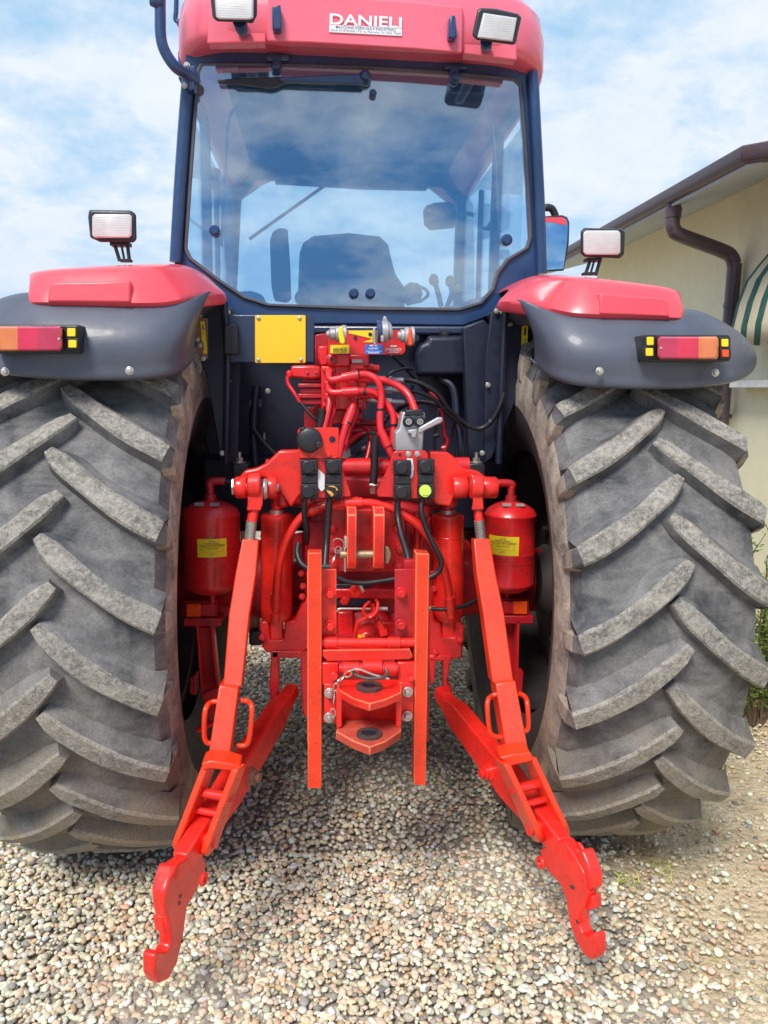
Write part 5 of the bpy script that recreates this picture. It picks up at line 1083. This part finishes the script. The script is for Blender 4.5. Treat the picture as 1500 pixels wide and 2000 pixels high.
lowlink(-1); lowlink(1)

# ------------------------------------------------------------------ HOUSE
WX = CAMPOS.x+2.80
HR = (WX, 3.0, 0.0)
H = empty('house', HR); tag(H, 'pale yellow rendered house with brown gutter behind the right rear tyre', 'house')
yN, yFar = 1.0, 5.05
yn0 = -2.0
zs = 1.6036+1.20
mb = MB(); mb.box((WX+2.5, (yn0+yFar)/2, zs/2+.08), (5, yFar-yn0, zs+.16)); wall = build('wall', mb, WALLM, H, bev=.004)
GX = CAMPOS.x+2.26
plan_in = [(WX+.02, 4.55), (WX+.02, yn0)]
# soffit + gutter + roof follow the eave; the eave turns outward near the corner
eave = [(GX, 5.35), (GX, 1.33), (GX+.45, .88), (GX+1.6, .10)]
sl_ = .15/.54
mb = MB(); a = [Vector((x, y, zs+.002+(x-GX)*sl_)) for x, y in [(GX, 4.62+.7), (GX, 1.33), (GX+.45, .88), (GX+1.6, .10), (WX+3, .10), (WX+3, 4.62+.7)]]; mb.prism(a, (0, 0, .05)); build('soffit', mb, SOFF, H)
mb = MB(); rings = []
for i, (x, y) in enumerate(eave):
    nx = -1 if i < 1 else (-.92 if i == 1 else -.72); ny = 0 if i < 1 else (-.38 if i == 1 else -.70)
    rings.append([Vector((x-nx*o_, y-ny*o_, zs+z_)) for o_, z_ in ((.0, .02), (-.03, .03), (-.045, .055), (-.045, .105), (-.035, .112), (.03, .112), (.03, .02))])
mb.loft(rings); gt = build('gutter', mb, GUTT, H, bev=.004)
mb = MB(); mb.prism([*[Vector((x, y, zs+.066+(x-GX)*sl_)) for x, y in ((GX+.04, 5.3), (GX+.04, 1.36), (GX+1.6, .14), (WX+3, .14), (WX+3, 5.3))]], (0, 0, .035)); build('roof', mb, TILE, H)
def dsp(pts, w): 
    mb = MB(); mb.tube([Vector(p) for p in pts], w, 14, sub=5); return mb
yd = CAMPOS.y+5.08
pd = [(GX+.03, yd, zs+.03), (GX+.03, yd, zs-.09), (GX+.045, yd, zs-.135), (GX+.085, yd, zs-.165), (WX-.16, yd, zs-.255), (WX-.095, yd, zs-.29), (WX-.07, yd, zs-.34), (WX-.066, yd, zs-.42), (WX-.066, yd, zs-1.2), (WX-.066, yd, .05)]
build('downpipe', dsp(pd, .046), GUTT, H)
mb = MB(); mb.tube([Vector((WX-.04, 2.9, zs-.02)), Vector((WX-.04, 2.9, zs-.12))], .004, 6); build('eave_hook', mb, GUTT, H)
for zz in (zs-.62, zs-1.35):
    mb = MB(); mb.lathe((WX-.066, yd, zz), (0, 0, 1), [(0, .050), (.03, .050)], 18); mb.box((WX-.02, yd, zz+.015), (.08, .02, .025)); build('pipe_bracket', mb, GUTT, H)
mb = MB(); mb.lathe((GX+.03, yd, zs-.06), (0, 0, 1), [(0, .051), (.06, .053)], 18); build('pipe_collar', mb, GUTT, H)
# panel painting the awning's shade on the wall, sill, awning
ya0, ya1 = -1.4, CAMPOS.y+4.79
mb = MB(); mb.box((WX-.004, (ya0+1.5)/2, 1.98), (.02, 1.5-ya0, .56)); build('awning_shade_panel', mb, AWN_SHADE, H)
mb = MB(); mb.box((WX-.05, (ya0+2.1)/2, 1.68), (.12, 2.1-ya0, .045)); build('window_sill', mb, SILLM, H, bev=.004)
m_, nt, out = nodes_of('awning_stripes')
b = N(nt, 'ShaderNodeBsdfPrincipled', Roughness=.8); L(nt, b.outputs[0], out.inputs[0])
tc = N(nt, 'ShaderNodeTexCoord').outputs['Object']; sx = N(nt, 'ShaderNodeSeparateXYZ'); L(nt, tc, sx.inputs[0])
mu = N(nt, 'ShaderNodeMath', operation='MULTIPLY'); mu.inputs[1].default_value = 1/.155; L(nt, sx.outputs[1], mu.inputs[0])
frn = N(nt, 'ShaderNodeMath', operation='FRACT'); L(nt, mu.outputs[0], frn.inputs[0])
gtn = N(nt, 'ShaderNodeMath', operation='GREATER_THAN'); gtn.inputs[1].default_value = .45; L(nt, frn.outputs[0], gtn.inputs[0])
cc_ = mixc(nt, gtn.outputs[0], (.015, .11, .085), (.74, .64, .44))
L(nt, mixc(nt, ramp(nt, noise(nt, tc, 30), [(.4, 0), (.8, .25)]).outputs[0], cc_, (.3, .3, .22)), b.inputs['Base Color'])
AWN = m_
prof = [(WX-.005, 2.49), (WX-.07, 2.41), (WX-.14, 2.31), (WX-.185, 2.17), (WX-.21, 2.03)]
ys = np.linspace(ya0, ya1, 60)
rows = [[Vector((x, y, z)) for y in ys] for x, z in prof]
rows.append([Vector((prof[-1][0], y, 1.92-.02*abs(math.sin(y*math.pi/.155)))) for y in ys])
mb = MB(); mb.grid(rows); aw = build('awning', mb, AWN, H, smooth=30, solid=.004)
mb = MB(); mb.prism([Vector((x, ya1-.002, z)) for x, z in prof]+[Vector((WX-.005, ya1-.002, 2.03))], (0, .004, 0)); build('awning_end', mb, AWN, aw)

# ------------------------------------------------------------------ GROUND
def in_sand(x, y):
    # gravel bed on the left and middle, dirt verge on the right
    edge = .92+.10*np.sin(y*3.1)+.06*np.sin(y*7.7+1)
    return 1/(1+np.exp(-(x-edge+.35*np.maximum(0, y+1.3)*-.0)/.10))
m_, nt, out = nodes_of('ground_soil')
b = N(nt, 'ShaderNodeBsdfPrincipled', Roughness=.95); L(nt, b.outputs[0], out.inputs[0]); b.inputs['Specular IOR Level'].default_value = .15
tc = N(nt, 'ShaderNodeTexCoord').outputs['Object']
vo = N(nt, 'ShaderNodeTexVoronoi', Scale=85); L(nt, tc, vo.inputs['Vector'])
vb2 = N(nt, 'ShaderNodeTexVoronoi', Scale=42); L(nt, tc, vb2.inputs['Vector'])
st = ramp(nt, vb2.outputs['Color'], [(0, (.16, .15, .14)), (.35, (.36, .33, .28)), (.7, (.55, .50, .43)), (1, (.66, .63, .56))])
sand = mixc(nt, ramp(nt, noise(nt, tc, 6, 6), [(.35, 0), (.65, 1)]).outputs[0], (.56, .45, .30), (.78, .66, .47))
sand = mixc(nt, ramp(nt, noise(nt, tc, 120, 5, .7), [(.4, .4), (.6, 0)]).outputs[0], sand, (.30, .24, .165))
sand = mixc(nt, ramp(nt, noise(nt, tc, 3.2, 5, .6), [(.55, 0), (.72, .6)]).outputs[0], sand, (.27, .29, .09))
sx = N(nt, 'ShaderNodeSeparateXYZ'); L(nt, tc, sx.inputs[0])
ad = N(nt, 'ShaderNodeMath', operation='ADD'); L(nt, sx.outputs[0], ad.inputs[0])
nn = N(nt, 'ShaderNodeMath', operation='MULTIPLY_ADD'); nn.inputs[1].default_value = .5; nn.inputs[2].default_value = -.25; L(nt, noise(nt, tc, 2.5, 4), nn.inputs[0]); L(nt, nn.outputs[0], ad.inputs[1])
mk = ramp(nt, ad.outputs[0], [(0, 0), (1, 1)]); mk.color_ramp.elements[0].position = .80; mk.color_ramp.elements[1].position = .98
far = N(nt, 'ShaderNodeMapRange'); far.inputs[1].default_value = 12; far.inputs[2].default_value = 30; L(nt, sx.outputs[1], far.inputs[0])
base = mixc(nt, mk.outputs[0], mixc(nt, .45, st.outputs[0], (.30, .255, .19)), sand)
L(nt, mixc(nt, far.outputs[0], base, (.10, .13, .04)), b.inputs['Base Color'])
bp = N(nt, 'ShaderNodeBump', Strength=.9, Distance=.012); L(nt, vb2.outputs['Distance'], bp.inputs['Height']); bp.invert = True
bp2 = N(nt, 'ShaderNodeBump', Strength=.6, Distance=.008); L(nt, noise(nt, tc, 70, 6, .7), bp2.inputs['Height']); L(nt, bp.outputs[0], bp2.inputs['Normal']); L(nt, bp2.outputs[0], b.inputs['Normal'])
SOIL = m_
gx = np.concatenate([[-600, -60, -15], np.linspace(-5, 5, 61), [15, 60, 600]]); gy = np.concatenate([[-600, -60, -12], np.linspace(-4, 8, 71), [20, 80, 900]])
mb = MB(); mb.grid([[Vector((x, y, -.012+(.006*math.sin(x*5.1+y*2)+.006*math.sin(y*6.3-x*3) if abs(x) < 6 and -5 < y < 9 else 0))) for x in gx] for y in gy])
tag(build('ground', mb, SOIL), kind='structure')

# pebbles
def ico(sub):
    bm = bmesh.new(); bmesh.ops.create_icosphere(bm, subdivisions=sub, radius=1)
    v = np.array([p.co[:] for p in bm.verts]); f = np.array([[q.index for q in fc.verts] for fc in bm.faces]); bm.free(); return v, f
PAL = np.array([(.74, .72, .64), (.66, .60, .50), (.58, .51, .41), (.45, .44, .41), (.30, .32, .33), (.56, .40, .32), (.20, .21, .22), (.42, .45, .38), (.80, .79, .74), (.50, .38, .25), (.62, .50, .44)])
PAL = np.clip(PAL*np.array([1.42, 1.30, 1.10]), 0, .90)
PW = np.array([.22, .20, .14, .11, .06, .05, .025, .05, .12, .035, .06]); PW /= PW.sum()
m_, nt, out = nodes_of('pebble_stone')
b = N(nt, 'ShaderNodeBsdfPrincipled', Roughness=.72); L(nt, b.outputs[0], out.inputs[0]); b.inputs['Specular IOR Level'].default_value = .3
at = N(nt, 'ShaderNodeAttribute', attribute_name='stone'); tc = N(nt, 'ShaderNodeTexCoord').outputs['Object']
c = mixc(nt, ramp(nt, noise(nt, tc, 130, 5, .7), [(.35, .45), (.6, 0)]).outputs[0], at.outputs['Color'], (.16, .14, .12))
L(nt, c, b.inputs['Base Color'])
bp = N(nt, 'ShaderNodeBump', Strength=.35, Distance=.002); L(nt, noise(nt, tc, 260, 4), bp.inputs['Height']); L(nt, bp.outputs[0], b.inputs['Normal'])
PEB = m_
def pebbles(name, xy, size, sub, sink=.2):
    n = len(xy); v, f = ico(sub); nv = len(v)
    sc = np.stack([size*rng.uniform(.8, 1.35, n), size*rng.uniform(.7, 1.0, n), size*rng.uniform(.45, .8, n)], 1)
    ang = rng.uniform(0, 2*np.pi, n); tilt = rng.normal(0, .35, n)
    V = v[None]*sc[:, None, :]
    ph = rng.uniform(0, 6.28, (n, 3))                                  # lumpy deformation
    V = V*(1+.16*np.sin(v[None]*2.3+ph[:, None, :]).sum(2, keepdims=True)*.6+.10*np.sin(v[None, :, ::-1]*3.7+ph[:, None, :]).sum(2, keepdims=True)*.5)
    ct, stt = np.cos(tilt)[:, None], np.sin(tilt)[:, None]
    y, z = V[:, :, 1]*ct-V[:, :, 2]*stt, V[:, :, 1]*stt+V[:, :, 2]*ct
    ca, sa = np.cos(ang)[:, None], np.sin(ang)[:, None]
    X = V[:, :, 0]*ca-y*sa+xy[:, 0:1]; Yy = V[:, :, 0]*sa+y*ca+xy[:, 1:2]; Z = z+(sc[:, 2]*(1-2*sink)*.5)[:, None]+rng.uniform(-.006, .006, n)[:, None]-.004
    VV = np.stack([X, Yy, Z], 2).reshape(-1, 3); FF = (f[None]+(np.arange(n)*nv)[:, None, None]).reshape(-1, 3)
    me = bpy.data.meshes.new(name); me.vertices.add(len(VV)); me.vertices.foreach_set('co', VV.astype(np.float32).ravel())
    me.loops.add(len(FF)*3); me.loops.foreach_set('vertex_index', FF.astype(np.int32).ravel())
    me.polygons.add(len(FF)); me.polygons.foreach_set('loop_start', (np.arange(len(FF))*3).astype(np.int32)); 
    me.update(calc_edges=True)
    idx = rng.choice(len(PAL), n, p=PW); col = PAL[idx]*rng.uniform(.75, 1.12, (n, 1))*rng.uniform(.95, 1.05, (n, 3))
    ca_ = me.attributes.new('stone', 'FLOAT_COLOR', 'POINT'); ca_.data.foreach_set('color', np.concatenate([np.repeat(col, nv, 0), np.ones((n*nv, 1))], 1).astype(np.float32).ravel())
    me.polygons.foreach_set('use_smooth', np.ones(len(FF), bool)); me.materials.append(PEB)
    o = bpy.data.objects.new(name, me); COL.objects.link(o); return o
def scatter(x0, x1, y0, y1, sp):
    nx, ny = int((x1-x0)/sp), int((y1-y0)/sp)
    g = np.stack(np.meshgrid(np.arange(nx), np.arange(ny)), 2).reshape(-1, 2).astype(float)
    g += rng.uniform(-.5, .5, g.shape); g *= sp; g += (x0, y0); return g
A_ = scatter(-1.75, 1.35, -1.75, -.35, .0152); B_ = scatter(-2.3, 1.4, -.35, 1.6, .023); C_ = scatter(-1.6, 1.6, 1.6, 5.5, .034)
for nm, g, s0, s1, sub in (('gravel', A_, .0058, .0132, 2), ('gravel', B_, .008, .0155, 1), ('gravel', C_, .013, .022, 1)):
    keep = rng.uniform(0, 1, len(g)) > in_sand(g[:, 0], g[:, 1]); g = g[keep]
    sz = rng.uniform(0, 1, len(g))**1.3*(s1-s0)+s0
    tag(pebbles(nm, g, sz, sub), 'loose multicoloured rounded pebbles covering the yard under the tractor', 'gravel', kind='stuff')
D_ = scatter(.6, 2.3, -1.8, 1.6, .0145); keep = (rng.uniform(0, 1, len(D_)) < in_sand(D_[:, 0], D_[:, 1])*.72); D_ = D_[keep]
sz = .0022+.0125*rng.uniform(0, 1, len(D_))**5.5
tag(pebbles('grit', D_, sz, 1, .3), 'small scattered stones pressed into the sandy verge beside the right tyre', 'gravel', kind='stuff')

# ------------------------------------------------------------------ PLANTS
def leafmat(nm, c0, c1):
    m, nt, out = nodes_of(nm); b = N(nt, 'ShaderNodeBsdfPrincipled', Roughness=.6); L(nt, b.outputs[0], out.inputs[0])
    tc = N(nt, 'ShaderNodeTexCoord').outputs['Object']
    L(nt, mixc(nt, ramp(nt, noise(nt, tc, 14, 3), [(.35, 0), (.65, 1)]).outputs[0], c0, c1), b.inputs['Base Color']); return m
LG = leafmat('juniper_green', (.10, .20, .035), (.27, .40, .09)); LY = leafmat('grass_lime', (.30, .42, .05), (.55, .62, .12)); LD = leafmat('dry_straw', (.30, .16, .07), (.48, .30, .15))
STEMM = paint('stem_brown', (.12, .08, .05), .8, coat=0)
def shrub(name, loc, h, wd, n, mat, label, cat, feather=True):
    o = empty(name, loc); tag(o, label, cat); base = Vector(loc); mb = MB(); st = MB()
    for k in range(n):
        a = random.uniform(0, 6.28); lean = random.uniform(.05, 1)**.8*wd; tip = base+Vector((math.cos(a)*lean, math.sin(a)*lean, h*random.uniform(.45, 1.0)*(1-.35*lean/wd)))
        mid = base+(tip-base)*.5+Vector((random.uniform(-.04, .04), random.uniform(-.04, .04), .05))
        pts = [base+Vector((random.uniform(-.04, .04), random.uniform(-.04, .04), 0)), mid, tip]
        st.tube(pts, lambda t: .006*(1-t)+.0015, 5, sub=4)
        for q in range(46 if feather else 10):
            t = random.uniform(.15, 1.02); p = pts[0].lerp(pts[1], min(1, t*2)) if t < .5 else pts[1].lerp(pts[2], (t-.5)*2)
            dv = (Vector((random.gauss(0, 1), random.gauss(0, 1), random.uniform(.2, 1.4)))).normalized(); ln = random.uniform(.03, .075)*(1.15-t*.5)
            sd = dv.cross(Vector((random.gauss(0, 1), random.gauss(0, 1), random.gauss(0, 1)))).normalized()*(.0075 if feather else .006)
            for r_ in (.0, .35, .65):
                w1 = dv*ln*r_; d2 = (dv+sd.normalized()*random.uniform(-.8, .8)).normalized()*ln*.5
                vs = [mb.bm.verts.new(p+w1+x) for x in (Vector((0, 0, 0)), d2*.5+sd*.8, d2, d2*.5-sd*.8)]; mb.face(vs)
    build('foliage', mb, mat, o, smooth=None); build('stem', st, STEMM, o); return o
bx = CAMPOS.x+2.08
shrub('juniper_shrub', (bx, 1.18, 0), 1.42, .34, 60, LG, 'feathery green conifer shrub growing against the yellow wall behind the right tyre', 'shrub')
shrub('juniper_shrub', (bx+.10, .62, 0), 1.0, .30, 44, LG, 'lower dark green shrub in front of the feathery conifer by the wall', 'shrub')
def grass(name, loc, n, h, sp, mat, label, droop=1):
    o = empty(name, loc); tag(o, label, 'grass tuft'); mb = MB(); base = Vector(loc)
    for k in range(n):
        a = random.uniform(0, 6.28); r_ = random.uniform(0, sp)*.5; p = base+Vector((math.cos(a)*r_, math.sin(a)*r_, 0)); a2 = random.uniform(0, 6.28); hh = h*random.uniform(.5, 1)
        dr = Vector((math.cos(a2), math.sin(a2), 0)); w = dr.cross(Vector((0, 0, 1)))*.003; prev = None
        for t in (0, .35, .7, 1):
            c = p+Vector((0, 0, hh*t*(1-.35*t*droop)))+dr*hh*.7*t*t*droop; cur = (mb.bm.verts.new(c-w*(1-t*.9)), mb.bm.verts.new(c+w*(1-t*.9)))
            if prev: mb.face([prev[0], prev[1], cur[1], cur[0]])
            prev = cur
    build('blades', mb, mat, o, smooth=None); return o
grass('grass_tuft', (bx-.02, .80, 0), 320, .62, .30, LY, 'bright lime green grass tuft beside the right tyre below the shrubs')
q = PZ(1492, 1395, 0)
grass('dry_grass', (q.x+.03, q.y+.05, 0), 300, .30, .34, LD, 'tangle of dry brown grass on the ground beyond the right tyre', 1.2)
for k, (x, y, nl) in enumerate(((1235, 1665, 26), (1290, 1690, 16), (1210, 1720, 14))):
    q = PZ(x, y, 0); grass('weed_sprig', (q.x, q.y, -.005), nl, .05, .16, LY if k else LD, ('flat dry weed sprig lying just behind the right tyre', 'small green weed sprig in the sand right of the red hook', 'small green weed sprig nearest the right link hook latch')[k], 1.6)

# ------------------------------------------------------------------ SKY AND SUN
SUN_EL, SUN_AZ = R(50), R(210)          # behind the camera, slightly to its left
w = bpy.data.worlds.new('World'); scn.world = w; w.use_nodes = True; nt = w.node_tree; nt.nodes.clear()
out = N(nt, 'ShaderNodeOutputWorld'); bg = N(nt, 'ShaderNodeBackground', Strength=.108); L(nt, bg.outputs[0], out.inputs[0])
sky = N(nt, 'ShaderNodeTexSky'); sky.sky_type = 'NISHITA'; sky.sun_disc = False; sky.sun_elevation = SUN_EL; sky.sun_rotation = SUN_AZ; sky.air_density = 1.2; sky.dust_density = 1.0
tc = N(nt, 'ShaderNodeTexCoord').outputs['Generated']
sp = N(nt, 'ShaderNodeSeparateXYZ'); L(nt, tc, sp.inputs[0])
mz = N(nt, 'ShaderNodeMath', operation='MAXIMUM'); mz.inputs[1].default_value = 0; L(nt, sp.outputs[2], mz.inputs[0])
ad = N(nt, 'ShaderNodeMath', operation='ADD'); ad.inputs[1].default_value = .32; L(nt, mz.outputs[0], ad.inputs[0])
dv = N(nt, 'ShaderNodeVectorMath', operation='SCALE'); inv = N(nt, 'ShaderNodeMath', operation='DIVIDE'); inv.inputs[0].default_value = 1; L(nt, ad.outputs[0], inv.inputs[1]); L(nt, tc, dv.inputs[0]); L(nt, inv.outputs[0], dv.inputs['Scale'])
n1 = noise(nt, dv.outputs[0], 2.6, 8, .58, .25); n2 = noise(nt, dv.outputs[0], 9, 6, .6, .2)
ms = N(nt, 'ShaderNodeMath', operation='MULTIPLY_ADD'); ms.inputs[1].default_value = .28; L(nt, n2, ms.inputs[0]); L(nt, n1, ms.inputs[2])
# more open blue behind the camera than in front of it
fb = N(nt, 'ShaderNodeMath', operation='MULTIPLY_ADD'); fb.inputs[1].default_value = .045; L(nt, sp.outputs[1], fb.inputs[0]); L(nt, ms.outputs[0], fb.inputs[2])
cl = ramp(nt, fb.outputs[0], [(.50, 0), (.74, 1)])
fr_ = N(nt, 'ShaderNodeMapRange'); fr_.inputs[1].default_value = -.35; fr_.inputs[2].default_value = .5; L(nt, sp.outputs[1], fr_.inputs[0])
blue = mixc(nt, .78, sky.outputs[0], mixc(nt, fr_.outputs[0], (.35, 2.3, 6.2), (3.6, 6.7, 9.6)))
cloudc = mixc(nt, ramp(nt, n2, [(.3, 0), (.7, 1)]).outputs[0], (7.1, 8.1, 9.5), (8.4, 8.9, 9.6))
hz0 = ramp(nt, sp.outputs[2], [(0.0, .85), (.22, 0)]); hz = N(nt, 'ShaderNodeMath', operation='MULTIPLY'); L(nt, hz0.outputs[0], hz.inputs[0]); L(nt, fr_.outputs[0], hz.inputs[1])
c = mixc(nt, cl.outputs[0], blue, cloudc); c = mixc(nt, hz.outputs[0], c, (6.3, 7.4, 9.1))
L(nt, c, bg.inputs[0])
sl = bpy.data.lights.new('sun', 'SUN'); sl.energy = 3.9; sl.angle = R(20); sl.color = (1, .94, .85); so2 = bpy.data.objects.new('sun', sl); COL.objects.link(so2)
sd = Vector((math.sin(SUN_AZ)*math.cos(SUN_EL), math.cos(SUN_AZ)*math.cos(SUN_EL), math.sin(SUN_EL)))
so2.rotation_euler = sd.to_track_quat('Z', 'Y').to_euler(); so2.location = (0, -8, 10)

scn.view_settings.view_transform = 'Standard'; scn.view_settings.look = 'None'; scn.view_settings.exposure = 0; scn.view_settings.gamma = 1
scn.render.engine = 'CYCLES'; scn.cycles.max_bounces = 8; scn.cycles.transparent_max_bounces = 12; scn.cycles.use_denoising = True
scn.cycles.caustics_reflective = False; scn.cycles.caustics_refractive = False
